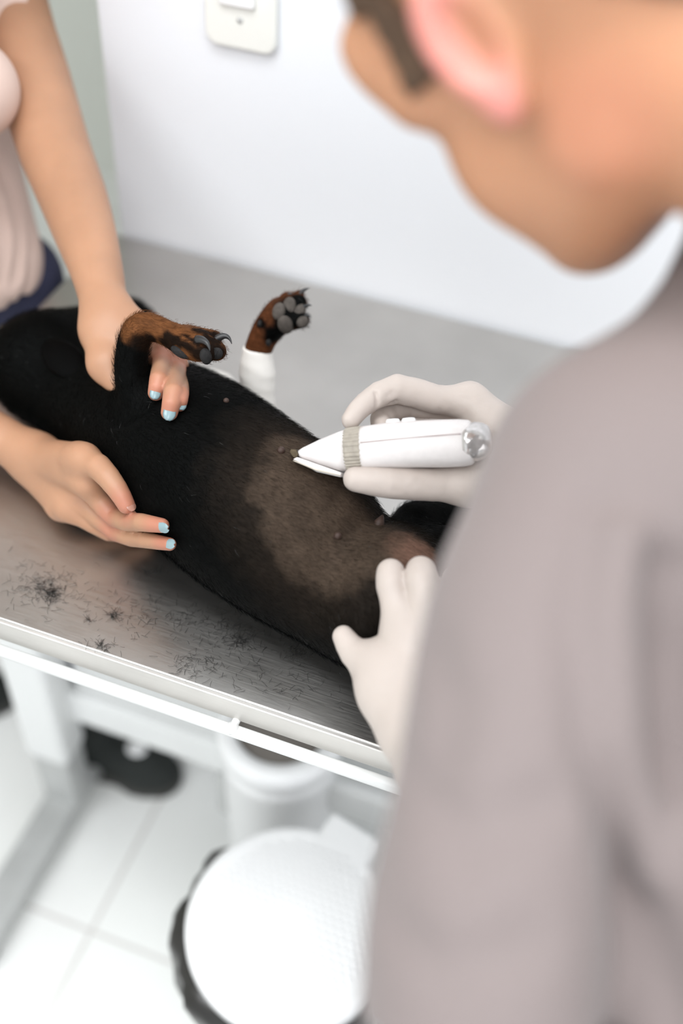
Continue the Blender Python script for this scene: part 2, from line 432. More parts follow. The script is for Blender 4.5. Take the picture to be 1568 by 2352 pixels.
for x in (-0.619, 0.56):
    bm = bmesh.new(); box(bm, (x - .036, .655, .178), (x + .036, .715, ZT - .05)); from_bm('column_housing', bm, M_WHITEMETAL, tb, bevel=.012, segs=3)
    bm = bmesh.new(); box(bm, (x - .028, .662, .04), (x + .030, .708, .2)); from_bm('inner_column', bm, M_GREYM, tb, bevel=.003, label='grey galvanised lower column')
    bm = bmesh.new(); box(bm, (x - .027, .40, .018), (x + .027, .97, .05)); f = from_bm('foot_bar', bm, M_GREYM, tb, bevel=.004, label='grey metal foot bar')
    for y in (.43, .94):
        bm = bmesh.new(); lathe(bm, [(0, 0), (.022, 0), (.022, .012), (.01, .02), (0, .02)], (x, y, 0), n=24); from_bm('foot_pad', bm, M_BLACK, f, True)
bm = bmesh.new(); box(bm, (-0.60, .690, .262), (.55, .712, .328)); from_bm('cross_beam', bm, M_WHITEMETAL, tb, bevel=.006)

bm = bmesh.new(); box(bm, (-0.572, .702, .328), (-.33, .708, .60)); from_bm('back_panel', bm, mat('pale_grey_panel', lin(214, 215, 214), .5), tb, bevel=.002, label='pale grey panel above the cross beam')

# ================================================================== SWITCH PLATE
WY = 1.055
a = ony(478, 60, WY); b_ = ony(640, 60, WY); zb = ony(560, 108, WY)[2]
pw = b_[0] - a[0]; pz1 = zb + 0.115; pcx = (a[0] + b_[0]) / 2
def rrect(bm, cx, cz, w_, h_, r, y0, y1, n=6):
    pts = []
    for sx, sz, a0 in ((1, 1, 0), (-1, 1, 90), (-1, -1, 180), (1, -1, 270)):
        for k in range(n + 1):
            t = math.radians(a0 + 90 * k / n); pts.append((cx + sx * (w_ / 2 - r) + r * math.cos(t), cz + sz * (h_ / 2 - r) + r * math.sin(t)))
    A = [bm.verts.new((x, y0, z)) for x, z in pts]; B2 = [bm.verts.new((x, y1, z)) for x, z in pts]
    bm.faces.new(A); bm.faces.new(B2[::-1])
    for k in range(len(pts)): bm.faces.new((A[k], A[(k + 1) % len(pts)], B2[(k + 1) % len(pts)], B2[k]))
sw = empty('switch_plate', (pcx, WY, (zb + pz1) / 2), 'white rounded switch plate on the wall above the table', 'switch')
bm = bmesh.new(); rrect(bm, pcx, (zb + pz1) / 2, pw, pz1 - zb, .014, WY - .009, WY); from_bm('cover_plate', bm, M_SWITCH, sw, bevel=.003, segs=3)
bm = bmesh.new(); rrect(bm, pcx - .002, zb + .068, .04, .045, .004, WY - .014, WY - .008); from_bm('rocker', bm, M_PLASTIC, sw, bevel=.002)
sc = ony(551, 47, WY - .009)
bm = bmesh.new(); lathe(bm, [(0, .0015), (.003, .001), (.0035, 0), (.0035, -.002), (0, -.002)], (sc[0], WY - .009, sc[2]), (0, -1, 0), 16); from_bm('screw', bm, M_GREYM, sw, True, label='grey screw head')

# ================================================================== CEILING LIGHTS, WINDOW
for x, y, lab in ((-0.3, 0.25, 'white ceiling panel lamp over the examination table'), (0.4, -0.9, 'white ceiling panel lamp behind the camera'), (-1.3, -0.7, 'white ceiling panel lamp near the left wall')):
    cl = empty('ceiling_light', (x, y, 2.7), lab, 'lamp', 'ceiling panel lamps')
    bm = bmesh.new(); box(bm, (x - .62, y - .32, 2.65), (x + .62, y + .32, 2.7)); from_bm('lamp_housing', bm, M_WHITEMETAL, cl, bevel=.004)
bm = bmesh.new()
for y0, y1 in ((-2.1, -2.04), (-1.03, -.97), (.04, .1)): box(bm, (2.52, y0, .7), (2.57, y1, 2.4))
for z0, z1 in ((.7, .76), (2.34, 2.4)): box(bm, (2.52, -2.1, z0), (2.57, .1, z1))
struct('window_1', bm, M_WHITEMETAL)

# ================================================================== BINS
pc = onz(646, 1660, .42)
bn = empty('waste_bin', (pc[0], pc[1], 0), 'round white bin with grey brown top on the floor under the table edge', 'bin')
bm = bmesh.new(); lathe(bm, [(0, 0), (.068, 0), (.070, .004), (.077, .345), (.080, .352), (.080, .366), (.0765, .372), (.0765, .378), (.083, .384), (.084, .412), (.080, .420), (.062, .421), (.060, .412), (.058, .06), (0, .05)], (pc[0], pc[1], 0), n=72); from_bm('bin_body', bm, M_PLASTIC, bn, True)
bm = bmesh.new(); lathe(bm, [(0, .398), (.0595, .398), (.0595, .406), (.05, .409), (0, .410)], (pc[0], pc[1], 0), n=48); from_bm('inner_lid', bm, M_GREYLID, bn, True, label='grey brown recessed lid')
q = onz(568, 1822, .22); dv = Vector((q[0] - pc[0], q[1] - pc[1], 0)).normalized(); pp = Vector((pc[0], pc[1], 0)) + dv * .078
bm = bmesh.new(); box(bm, (pp.x - .010, pp.y - .012, .17), (pp.x + .010, pp.y + .012, .27)); from_bm('side_clip', bm, M_GREYM, bn, bevel=.004, label='grey clip on the side')

lc = onz(668, 2118, .40); LR = 0.121
tbn = empty('pedal_bin', (lc[0], lc[1], 0), 'white bin with a textured lid and black liner peeking out, in front of the table', 'bin')
bm = bmesh.new(); lathe(bm, [(0, 0), (.1, 0), (.104, .006), (.114, .36), (.116, .37), (.106, .37), (.1, .03), (0, .02)], (lc[0], lc[1], 0), n=64); from_bm('bin_body', bm, M_PLASTIC, tbn, True)
# lid: disc with raised lattice of little bumps
bm = bmesh.new(); lathe(bm, [(LR - .004, .372), (LR, .375), (LR, .392), (LR - .005, .399), (LR - .012, .400), (LR - .016, .3985), (0, .402)], (lc[0], lc[1], 0), n=96)
lid = from_bm('lid', bm, M_PLASTIC, tbn, True)
bm = bmesh.new()
for i in range(-12, 13):
    for j in range(-12, 13):
        x = (i + .5 * (j % 2)) * .0105; y = j * .0092
        if math.hypot(x, y) < LR - .022:
            c = Vector((lc[0] + x, lc[1] + y, .3995 + .002))
            t = [bm.verts.new(c + Vector((.0045 * math.cos(a), .0045 * math.sin(a), 0))) for a in (0, math.pi / 2, math.pi, 3 * math.pi / 2)]
            ap = bm.verts.new(c + Vector((0, 0, .0016)))
            for k in range(4): bm.faces.new((t[k], t[(k + 1) % 4], ap))
from_bm('lid_texture', bm, M_PLASTIC, lid)
hp = onz(812, 1912, .40)
hd = Vector((hp[0] - lc[0], hp[1] - lc[1], 0)).normalized(); hs = Vector((-hd.y, hd.x, 0))
bm = bmesh.new(); vs = []
for z in (.362, .4):
    for s, r in ((-1, .075), (1, .075), (1, .145), (-1, .145)):
        p = Vector((lc[0], lc[1], z)) + hd * r + hs * (s * .036); vs.append(bm.verts.new(p))
for f in ((3, 2, 1, 0), (4, 5, 6, 7), (0, 1, 5, 4), (1, 2, 6, 5), (2, 3, 7, 6), (3, 0, 4, 7)): bm.faces.new([vs[i] for i in f])
from_bm('hinge_block', bm, M_PLASTIC, tbn, bevel=.006, segs=3)
tabp = onz(450, 2235, .385); bm = bmesh.new(); lathe(bm, [(0, -.012), (.011, -.01), (.012, .008), (.008, .012), (0, .013)], (tabp[0] + .012, tabp[1] + .01, .385), n=20); from_bm('lid_tab', bm, M_PLASTIC, lid, True)
# crumpled liner between lid and body
bm = bmesh.new(); rows = []; random.seed(4)
for z, r in ((.376, .117), (.371, .128), (.36, .131), (.335, .1275), (.305, .127), (.288, .1235), (.292, .1165)):
    ring = []
    for k in range(72):
        a = 2 * math.pi * k / 72
        wob = .0055 * math.sin(a * 9 + z * 40) + .003 * math.sin(a * 23 + z * 90) + random.uniform(-.0012, .0012)
        big = .006 * max(0, math.cos(a - math.radians(205)))
        ring.append(bm.verts.new((lc[0] + (r + wob * (0 if r < .118 else .8) + big * (r > .12)) * math.cos(a), lc[1] + (r + wob * (0 if r < .118 else .8) + big * (r > .12)) * math.sin(a), z + (.012 * math.sin(a * 5) if z < .3 else 0))))
    rows.append(ring)
for a, b in zip(rows, rows[1:]):
    for k in range(72): bm.faces.new((a[k], a[(k + 1) % 72], b[(k + 1) % 72], b[k]))
from_bm('bin_liner', bm, M_LINER, tbn, True, label='crumpled black plastic liner')

# ================================================================== DOG
def hp_(px, py, h, r): return (H(px, py, h), r)
def wp(px, py, d, r): return (W(px, py, d), r)
TRUNK = [hp_(215, 922, .055, .046), hp_(345, 990, .070, .070), hp_(440, 1052, .080, .079), hp_(550, 1140, .080, .0805), hp_(665, 1225, .073, .0775),
         hp_(765, 1318, .062, .0635), hp_(860, 1380, .058, .060), hp_(950, 1430, .052, .054)]
HEADC = [hp_(105, 842, .060, .054), hp_(190, 785, .05, .036), hp_(300, 728, .036, .021)]
NECK = [hp_(105, 845, .060, .050), hp_(215, 922, .055, .047)]
LEGA = [wp(352, 985, .965, .030), wp(338, 940, .947, .0225), wp(305, 870, .932, .0158), wp(303, 810, .922, .0140), wp(317, 762, .915, .0140),
        wp(342, 750, .913, .0122), wp(385, 766, .911, .0110), wp(425, 785, .908, .0132), wp(455, 793, .905, .0138)]
TOEA = [[wp(440, 795, .904, .011), wp(474, 812, .896, .0078)], [wp(445, 788, .905, .012), wp(497, 806, .905, .0085)], [wp(440, 775, .912, .010), wp(492, 777, .913, .0068)], [wp(430, 775, .918, .011), wp(484, 795, .922, .0072)]]
LEGB = [wp(585, 960, 1.05, .020), wp(590, 905, 1.035, .0158), wp(588, 850, 1.025, .0150), wp(594, 800, 1.015, .0132), wp(613, 760, 1.005, .0142), wp(640, 728, .998, .0160)]
TOEB = [[wp(625, 735, 1.0, .010), wp(638, 703, .998, .0075)], [wp(640, 725, 1.0, .011), wp(660, 688, .999, .0072)], [wp(650, 725, 1.0, .011), wp(684, 697, .998, .0085)], [wp(655, 735, .998, .011), wp(692, 735, .994, .0075)], [wp(665, 700, 1.003, .008), wp(688, 676, 1.004, .0042)]]
HINDA = [wp(900, 1350, .875, .046), wp(842, 1418, .852, .0225), wp(850, 1455, .848, .0175), wp(960, 1470, .872, .016), wp(1060, 1440, .89, .012), wp(1130, 1480, .885, .012)]
HINDB = [wp(935, 1305, .940, .030), wp(955, 1208, .955, .0225), wp(1050, 1190, .985, .017), wp(1140, 1170, 1.01, .012), wp(1200, 1140, 1.0, .012)]
def rear(P):
    return np.minimum(chain(P, HINDA, .01), chain(P, HINDB, .01))
earc = H(120, 852, .105)
def dog(P):
    d = chain(P, TRUNK, .05)
    d = smin(d, chain(P, NECK, .02), .03)
    d = smin(d, chain(P, HEADC, .025), .02)
    la = chain(P, LEGA, .006)
    for t in TOEA: la = smin(la, rcone(P, t[0][0], t[1][0], t[0][1], t[1][1]), .003)
    d = smin(d, la, .014)
    lb = chain(P, LEGB, .006)
    for t in TOEB: lb = smin(lb, rcone(P, t[0][0], t[1][0], t[0][1], t[1][1]), .003)
    d = smin(d, lb, .010)
    d = smin(d, rcone(P, W(905, 1300, .915), W(1010, 1290, .93), .034, .032), .02)
    d = smin(d, chain(P, HINDA, .012), .022)
    d = smin(d, chain(P, HINDB, .012), .012)
    # ribcage dip at the waist, sternum line
    return np.maximum(d, ZT + .0012 - P[:, 2])
allp = [p for L in (TRUNK, HEADC, LEGA, LEGB, HINDA, HINDB) for p, r in L]
lo, hi = bounds(allp, .10)
lo[2] = ZT - .004
def ph(px, py):
    d = hit(dog, px, py); return W(px, py, d if d else .9)
BELLY = [(ph(*p), r) for p, r in (((655, 1120), .030), ((690, 1050), .030), ((700, 1190), .036), ((770, 1180), .034), ((760, 1265), .036), ((830, 1250), .034), ((880, 1260), .03), ((735, 1100), .028), ((690, 1265), .020), ((640, 1180), .018), ((930, 1270), .03), ((620, 1100), .012))]
PINK = ph(958, 1268)
TANA = [wp(322, 748, .910, .0), wp(345, 748, .91, 0), wp(390, 764, .908, 0), wp(430, 782, .902, 0), wp(470, 795, .9, 0)]
BLK = (.0011, .0013, .0012); TAN = lin(96, 60, 34)[:3]; BEL = lin(65, 54, 45)[:3]; TAND = lin(82, 48, 28)[:3]
STREAK = [((385, 775), (440, 800), .0045), ((345, 775), (338, 800), .006), ((450, 757), (500, 772), .005), ((362, 792), (392, 800), .007), ((420, 768), (455, 790), .003), ((452, 815), (505, 806), .009), ((470, 770), (500, 785), .003), ((318, 790), (330, 830), .010)]
STREAK = [(ph(*a), ph(*b), r) for a, b, r in STREAK]
PALMB = [(ph(630, 770), .012), (ph(655, 745), .015), (ph(598, 745), .007), (ph(668, 720), .02), (ph(690, 690), .010)]
CARA = W(317, 762, .915)
axA = (W(400, 770, .911) - W(317, 762, .915)); axA /= np.linalg.norm(axA)
legdir = W(303, 840, .926) - W(317, 757, .915); legdir /= np.linalg.norm(legdir)
def dogcol(V):
    n1 = vnoise(V, 90, 1); n2 = vnoise(V, 260, 2); n3 = vnoise(V, 35, 5)
    jit = (n1 - .5) * .012 + (n2 - .5) * .006
    c = np.tile(np.array(BLK), (len(V), 1))
    c *= (0.8 + .5 * n3)[:, None]
    db = np.min([np.linalg.norm(V - p, axis=1) - r for p, r in BELLY], axis=0) + jit * 1.3
    mb = 1 - sstep(-.010, .010, db)
    bel = np.array(BEL) * (0.72 + .5 * n1 + .1 * n2)[:, None]
    c = c * (1 - mb[:, None]) + bel * mb[:, None]
    # paler brown tint on the thin coat around it
    m2 = (1 - sstep(0.0, .06, db)) * .25
    c = c + (np.array(BEL) - c) * (m2 * (1 - mb))[:, None]
    mp = (1 - sstep(.008, .03, np.linalg.norm(V - PINK, axis=1) + jit)) * .38
    c = c * (1 - mp[:, None]) + np.array(lin(150, 112, 96)[:3]) * mp[:, None]
    # near forepaw: tan beyond the wrist
    da = np.min([segd(V, TANA[i][0], TANA[i + 1][0]) for i in range(4)], axis=0)
    down = (V - CARA) @ legdir
    mt = (1 - sstep(.019, .024, da)) * (1 - sstep(.006, .016, down + jit - ((V - CARA) @ axA) * .6))
    ms = np.max([1 - sstep(r * .5, r * 1.2, segd(V, a, b) + jit * .4) for a, b, r in STREAK], axis=0)
    mt = mt * (1 - .93 * ms)
    tn = np.array(TAN) * (0.7 + .55 * n2)[:, None]
    c = c * (1 - mt[:, None]) + tn * mt[:, None]
    # far forepaw
    dfb = segd(V, W(594, 800, 1.015), W(665, 705, .998))
    mt = 1 - sstep(.022, .026, dfb)
    mk = np.max([1 - sstep(r * .6, r * 1.15, np.linalg.norm(V - p, axis=1) + jit * .4) for p, r in PALMB], axis=0)
    mt = mt * (1 - mk)
    c = c * (1 - mt[:, None]) + np.array(TAND) * (0.7 + .55 * n2)[:, None] * mt[:, None]
    return np.clip(c, 0, 1)
dg = link('dog', mesh_from('dog', [surface(dog, lo, hi, .0022, 1)], dogcol), M_COAT)
tag(dg, 'black and tan short haired dog lying on its back on the steel table', 'dog')

def furmat():
    m = bpy.data.materials.new('short_dog_fur'); m.use_nodes = True; nt = m.node_tree; b = nt.nodes['Principled BSDF']
    b.inputs['Roughness'].default_value = .6; b.inputs['Specular IOR Level'].default_value = .05
    a = nt.nodes.new('ShaderNodeAttribute'); a.attribute_name = 'Col'; nt.links.new(a.outputs['Color'], b.inputs['Base Color'])
    return m
def fur():
    me = dg.data; n = len(me.vertices)
    co_ = np.empty(n * 3, np.float32); me.vertices.foreach_get('co', co_); co_ = co_.reshape(-1, 3).astype(float)
    no = np.empty(n * 3, np.float32); me.vertices.foreach_get('normal', no); no = no.reshape(-1, 3).astype(float)
    cl = np.empty(n * 4, np.float32); me.color_attributes['Col'].data.foreach_get('color', cl); cl = cl.reshape(-1, 4)[:, :3].astype(float)
    keep = (co_[:, 2] > ZT + .006) & (_rng.random(n) < .95)
    bp = np.min([segd(co_, LEGB[i][0], LEGB[i + 1][0]) for i in range(0, 3)], axis=0)
    keep &= ~((bp < .021))
    pads = [np.array(o.matrix_world.translation) for o in []]
    idx = np.nonzero(keep)[0]
    p = co_[idx] + _rng.normal(0, .0009, (len(idx), 3)); nn = no[idx]; c = cl[idx]
    ax_ = TRUNK[5][0] - TRUNK[1][0]; ax_ = ax_ / np.linalg.norm(ax_)
    dirs = np.tile(ax_, (len(idx), 1))
    lum = c.max(1)
    def along(L, rad):
        for (a, ra), (b, rb) in zip(L, L[1:]):
            m = segd(p, a, b) < max(ra, rb) * rad
            v = b - a; dirs[m] = v / np.linalg.norm(v)
    along(LEGA, 1.25); along(LEGB, 1.25); along(HINDA[1:], 1.2)
    dirs += _rng.normal(0, .28, dirs.shape)
    dirs -= nn * np.einsum('ij,ij->i', dirs, nn)[:, None]; dirs /= np.linalg.norm(dirs, axis=1)[:, None] + 1e-9
    small = np.min([segd(p, L[-3][0], L[-1][0]) for L in (LEGA, LEGB)], axis=0) < .022
    L = np.where(lum > .02, .0042, .0062) * np.where(small, .55, 1) * (.6 + .8 * _rng.random(len(idx)))
    t = dirs * L[:, None]
    P3 = np.stack([p - nn * .0004, p + t * .5 + nn * (L * .16)[:, None], p + t + nn * (L * .20)[:, None]], 1)
    cu = bpy.data.hair_curves.new('fur'); cu.add_curves([3] * len(idx))
    cu.position_data.foreach_set('vector', P3.astype(np.float32).ravel())
    r = cu.attributes.get('radius') or cu.attributes.new('radius', 'FLOAT', 'POINT')
    r.data.foreach_set('value', np.tile(np.array([.00010, .00008, .00002], np.float32), len(idx)))
    a = cu.attributes.new('Col', 'FLOAT_COLOR', 'CURVE')
    cc = np.ones((len(idx), 4), np.float32); var = .35 + 1.3 * _rng.random(len(idx))
    cc[:, :3] = np.clip(c * var[:, None], 0, 1); wh = _rng.random(len(idx)) < .004; cc[wh, :3] = .08
    a.data.foreach_set('color', cc.ravel())
    cu.materials.append(furmat())
    o = bpy.data.objects.new('fur', cu); C.objects.link(o); o.parent = dg; o['kind'] = 'stuff'
fur()
def blob(name, c, ax, r, m, parent, label=None, n=16):
    bm = bmesh.new(); bmesh.ops.create_uvsphere(bm, u_segments=n, v_segments=n - 4, radius=1)
    A = np.asarray(ax); 
    for v in bm.verts:
        q = np.array(v.co) * np.asarray(r); v.co = Vector(np.asarray(c) + q @ A)
    return from_bm(name, bm, m, parent, True, label=label)
CF = RW @ np.array([0, 0, 1.]); CR = RW @ np.array([1., 0, 0]); CD = RW @ np.array([0, 1., 0])
def pad(px, py, wpx, hpx, ang, m, lift=0.0):
    p = ph(px, py); n = grad(dog, p); d = depth(p); s = d / FPX
    dirv = CR * math.cos(math.radians(ang)) + CD * math.sin(math.radians(ang))
    blob('paw_pad', p - n * .0012 + n * lift, axes_from(dirv, n), (hpx * s, wpx * s, .0042), m, dg, 'dark leathery paw pad' if m == M_PAD else 'greyish paw pad')
for a in ((640, 714, 15, 21, -75, M_PADG), (665, 702, 16, 22, -80, M_PADG), (688, 714, 14, 21, -60, M_PADG), (695, 740, 13, 15, -40, M_PADG), (656, 747, 25, 18, -30, M_PADG), (617, 787, 10, 7, 10, M_PAD), (595, 743, 9, 7, 10, M_PAD),
          (472, 820, 20, 14, 170, M_PAD), (499, 813, 15, 15, 160, M_PAD), (412, 811, 12, 25, 30, M_PAD)): pad(*a)
def claw(pts, r0):
    bm = bmesh.new(); P = [Vector(W(*p)) for p in pts]; Q = []
    N = 12
    for i in range(N + 1):
        t = i / N; m_ = len(P) - 1
        if m_ == 2: q = P[0] * (1 - t) ** 2 + P[1] * 2 * t * (1 - t) + P[2] * t * t
        else: q = P[0].lerp(P[1], t)
        Q.append(q)
    tube(bm, Q, [r0 * (1 - (i / N) ** 1.5 * .92) for i in range(N + 1)], 10)
    from_bm('claw', bm, M_CLAW, dg, True, label='dark curved claw')
claw([(492, 782, .908), (524, 758, .907), (532, 790, .905)], .0034)
claw([(498, 800, .918), (512, 792, .918), (514, 806, .917)], .0022)
claw([(452, 780, .892), (478, 778, .885), (482, 806, .884)], .0038)
claw([(686, 680, 1.002), (694, 664, 1.0), (711, 662, .998)], .0027)
claw([(696, 706, .992), (706, 698, .99), (716, 702, .988)], .0022)
claw([(700, 725, .99), (708, 722, .988), (714, 730, .987)], .0018)
claw([(655, 682, .996), (662, 672, .994), (672, 676, .993)], .002)
for px, py, r in ((645, 1035, .0034), (775, 1231, .0034), (519, 921, .0026)):
    p = ph(px, py); n = grad(dog, p); blob('nipple', p, axes_from(n, (.3, .8, .2)), (r * 1.1, r, r), M_NIP, dg)
# pointed fold of skin at the groin
p = ph(872, 1206); bm = bmesh.new(); tube(bm, [W(866, 1215, depth(p) + .004), W(872, 1198, depth(p) + .004), W(879, 1183, depth(p) + .004)], [.0055, .0042, .0008], 12); from_bm('skin_fold', bm, M_NIP, dg, True)
# ear and nose
bm = bmesh.new(); e0 = H(118, 800, .112); e1 = H(175, 850, .108); e2 = H(215, 905, .09)
blob('ear', (e0 + e1) / 2, axes_from(e1 - e0, (0.1, -.4, .9)), (.030, .017, .0055), M_COAT, dg)
blob('nose', H(335, 722, .034), axes_from(HEADC[2][0] - HEADC[1][0], (0, 0, 1)), (.009, .012, .010), M_PAD, dg)
# collar with metal ring near the neck
# bandage
BANDP = [wp(586, 945, 1.045, .0205), wp(590, 905, 1.035, .0172), wp(590, 860, 1.026, .0174), wp(590, 822, 1.019, .0148), wp(592, 801, 1.0155, .0142)]
ub = BANDP[-1][0] - BANDP[0][0]; ub /= np.linalg.norm(ub)
def bandf(P):
    d = chain(P, BANDP, .004)
    t = (P - BANDP[0][0]) @ ub
    side = (P - BANDP[2][0]) @ CR
    d = d - .0007 * np.sin((t + side * .35) * 430) * .22 - .0016 * (vnoise(P, 60, 9) - .5)
    return np.maximum(d, t - np.linalg.norm(BANDP[-1][0] - BANDP[0][0]) - .001)
lo, hi = bounds([p for p, r in BANDP], .03)
sdf_obj('bandage', bandf, lo, hi, .0013, M_BAND, dg, label='white wrap bandage on the raised foreleg')
# collar around the neck
nd = NECK[1][0] - NECK[0][0]; nd /= np.linalg.norm(nd)

ga = [H(392, 836, 0), H(535, 866, 0), H(560, 960, 0), H(392, 930, 0)]
bm = bmesh.new(); N_ = 14; rows = []
for i in range(N_ + 1):
    row = []
    for j in range(N_ + 1):
        u_, v_ = i / N_, j / N_; p = (ga[0] * (1 - u_) + ga[1] * u_) * (1 - v_) + (ga[3] * (1 - u_) + ga[2] * u_) * v_
        ed = min(u_, 1 - u_, v_, 1 - v_)
        row.append(bm.verts.new((p[0], p[1], ZT + .0012 + .0075 * min(1, ed * 9) ** .5 + .0015 * math.sin(u_ * 11 + v_ * 5))))
    rows.append(row)
for i in range(N_):
    for j in range(N_): bm.faces.new((rows[i][j], rows[i + 1][j], rows[i + 1][j + 1], rows[i][j + 1]))
gz = from_bm('gauze_pad', bm, M_BAND, None, True); gz.modifiers.new('s', 'SOLIDIFY').thickness = .001
tag(gz, 'folded white gauze pad lying on the table behind the chest of the dog', 'gauze')
# ================================================================== HANDS: generic builder
def handf(palm, fingers, kp=.010, kf=.003, kj=.012):
    def f(P):
        pm = None
        for c in palm:
            e = chain(P, c, kf) if len(c) > 1 else np.linalg.norm(P - c[0][0], axis=1) - c[0][1]
            pm = e if pm is None else smin(pm, e, kj)
        out = pm
        for c in fingers:
            out = np.minimum(out, smin(pm, chain(P, c, kf), kp))
        return out
    return f
def nail(parent, tip, prev, normal, L, Wd, m, lift=.0, label=None):
    tip = np.asarray(tip); d = tip - np.asarray(prev); d /= np.linalg.norm(d)
    A = axes_from(d, normal)
    bm = bmesh.new(); G = []
    nu, nv = 10, 8
    for i in range(nu + 1):
        row = []
        s = i / nu                       # base -> tip
        wd = Wd * (0.80 + .25 * math.sin(math.pi * min(s * 1.3, 1) * .5)) * (1 if s < .6 else math.sqrt(max(0.02, 1 - ((s - .6) / .42) ** 2)))
        if s < .12: wd *= .75 + .25 * s / .12
        for j in range(nv + 1):
            v = -1 + 2 * j / nv
            x = (s - .5) * L; y = v * wd / 2
            z = -.30 * Wd * v * v * .6 - .10 * L * (s - .3) ** 2 + lift
            row.append(bm.verts.new(Vector(tip + A[0] * x + A[1] * y + A[2] * z)))
        G.append(row)
    for i in range(nu):
        for j in range(nv): bm.faces.new((G[i][j], G[i][j + 1], G[i + 1][j + 1], G[i + 1][j]))
    r = bmesh.ops.solidify(bm, geom=bm.faces[:], thickness=.0006)
    return from_bm('fingernail', bm, m, parent, True, label=label)

# ================================================================== WOMAN ON THE LEFT
SKW = np.array(lin(178, 134, 105)[:3]); SKR = np.array(lin(184, 118, 97)[:3])
def dogbody(P): return smin(chain(P, TRUNK, .05), chain(P, NECK, .02), .03)
# right arm and hand, lying on the table under the dog's neck
R_EL = W(-330, 880, 1.06)
RWR = H(85, 1050, .045)
R_FORE = [(W(-330, 880, 1.06), .036), (W(-120, 960, 1.045), .031), (H(0, 1008, .045), .0232), (RWR, .0195)]
R_UP = [(W(-420, 300, 1.16), .044), (W(-330, 880, 1.06), .037)]
mI = H(200, 1105, .052); mM = H(178, 1142, .046); mR = H(160, 1165, .038); mP = H(140, 1165, .028); mT = H(150, 1030, .05)
RPALM = [[(RWR, .0185), (mI, .0135)], [(H(80, 1060, .04), .0185), (mM, .0135)], [(H(78, 1066, .035), .017), (mR, .0125)], [(H(75, 1070, .03), .0155), (mP, .0115)], [(RWR, .018), (H(190, 1052, .05), .0135)]]
RFING = [[(H(185, 1055, .05), .0125), (H(226, 1072, .05), .0112), (H(268, 1122, .046), .0092), (H(290, 1160, .040), .0076)],
         [(mI, .0118), (H(262, 1188, .049), .0092), (H(325, 1200, .034), .0078), (H(372, 1207, .024), .0062)],
         [(mM, .0118), (H(268, 1222, .040), .0088), (H(335, 1240, .024), .0073), (H(390, 1250, .013), .0055)],
         [(mR, .011), (H(250, 1222, .026), .0085), (H(300, 1222, .016), .0075), (H(335, 1225, .011), .0065)],
         [(mP, .010), (H(215, 1195, .018), .0078), (H(262, 1210, .012), .007), (H(290, 1212, .010), .006)]]
def infront(lists):
    for L in lists:
        for i, (p, r) in enumerate(L):
            c = RW.T @ (np.asarray(p) - CAM); px, py = 784 + FPX * c[0] / c[2], 1176 + FPX * c[1] / c[2]
            dh = min([x for x in [hit(dogbody, px + ox * r * FPX / c[2], py + oy * r * FPX / c[2]) for ox, oy in ((0, 0), (.7, -.7), (1, 0), (0, -1))] if x] + [9])
            if c[2] + r * .8 > dh: L[i] = (W(px, py, dh - r * .8), r)
infront(RFING[:3]); infront(RPALM[:3]); infront(RPALM[4:])
fr = handf(RPALM, RFING)
def rarm(P):
    d = smin(fr(P), chain(P, R_FORE, .02), .016)
    d = smin(d, chain(P, R_UP, .02), .02)
    return np.maximum(d, ZT + .0008 - P[:, 2]) if True else d
# left arm, passing behind the raised foreleg
L_ARM = [wp(-40, -260, 1.19, .046), wp(25, 20, 1.165, .0415), wp(75, 180, 1.14, .0400), wp(126, 345, 1.11, .0372), wp(165, 446, 1.08, .0345), wp(194, 531, 1.05, .0305), wp(223, 625, 1.015, .0248), wp(237, 690, .995, .0218)]
LW_ = W(246, 748, .982)
L_PALM = [[(W(232, 745, .984), .0195), (W(330, 795, .968), .0135)], [(W(246, 748, .984), .020), (W(352, 805, .974), .0135)], [(W(262, 735, .984), .019), (W(372, 812, .985), .0125)], [(W(270, 730, .988), .018), (W(385, 815, .995), .012)], [(W(238, 775, .980), .0195), (W(246, 835, .966), .0165)]]
def onchest(px, py, r, extra=0.0):
    d = hit(dogbody, px, py); return (d if d else .96) - r * 1.0 + extra
dI = onchest(357, 905, .0076); dM = onchest(390, 948, .0078); dR = onchest(412, 925, .007)
L_FING = [[(W(335, 795, .966), .0120), (W(366, 798, .954), .0092), (W(372, 828, .948), .0084), (W(365, 872, dI + .001), .0083), (W(358, 902, dI), .0070)],
          [(W(355, 800, .972), .0120), (W(394, 805, .958), .0095), (W(405, 848, .954), .0088), (W(398, 902, dM + .002), .0086), (W(389, 947, dM), .0072)],
          [(W(375, 806, .982), .0110), (W(408, 822, .968), .0085), (W(414, 862, .964), .0078), (W(414, 905, dR + .002), .0074), (W(412, 929, dR), .0062)],
          [(W(385, 815, .99), .0105), (W(412, 850, .985), .0078), (W(408, 895, .978), .0068)],
          [(W(246, 835, .966), .0165), (W(262, 872, .960), .0115), (W(300, 905, .955), .0095)]]
fl_ = handf(L_PALM, L_FING)
def larm(P): return smin(fl_(P), chain(P, L_ARM, .02), .016)
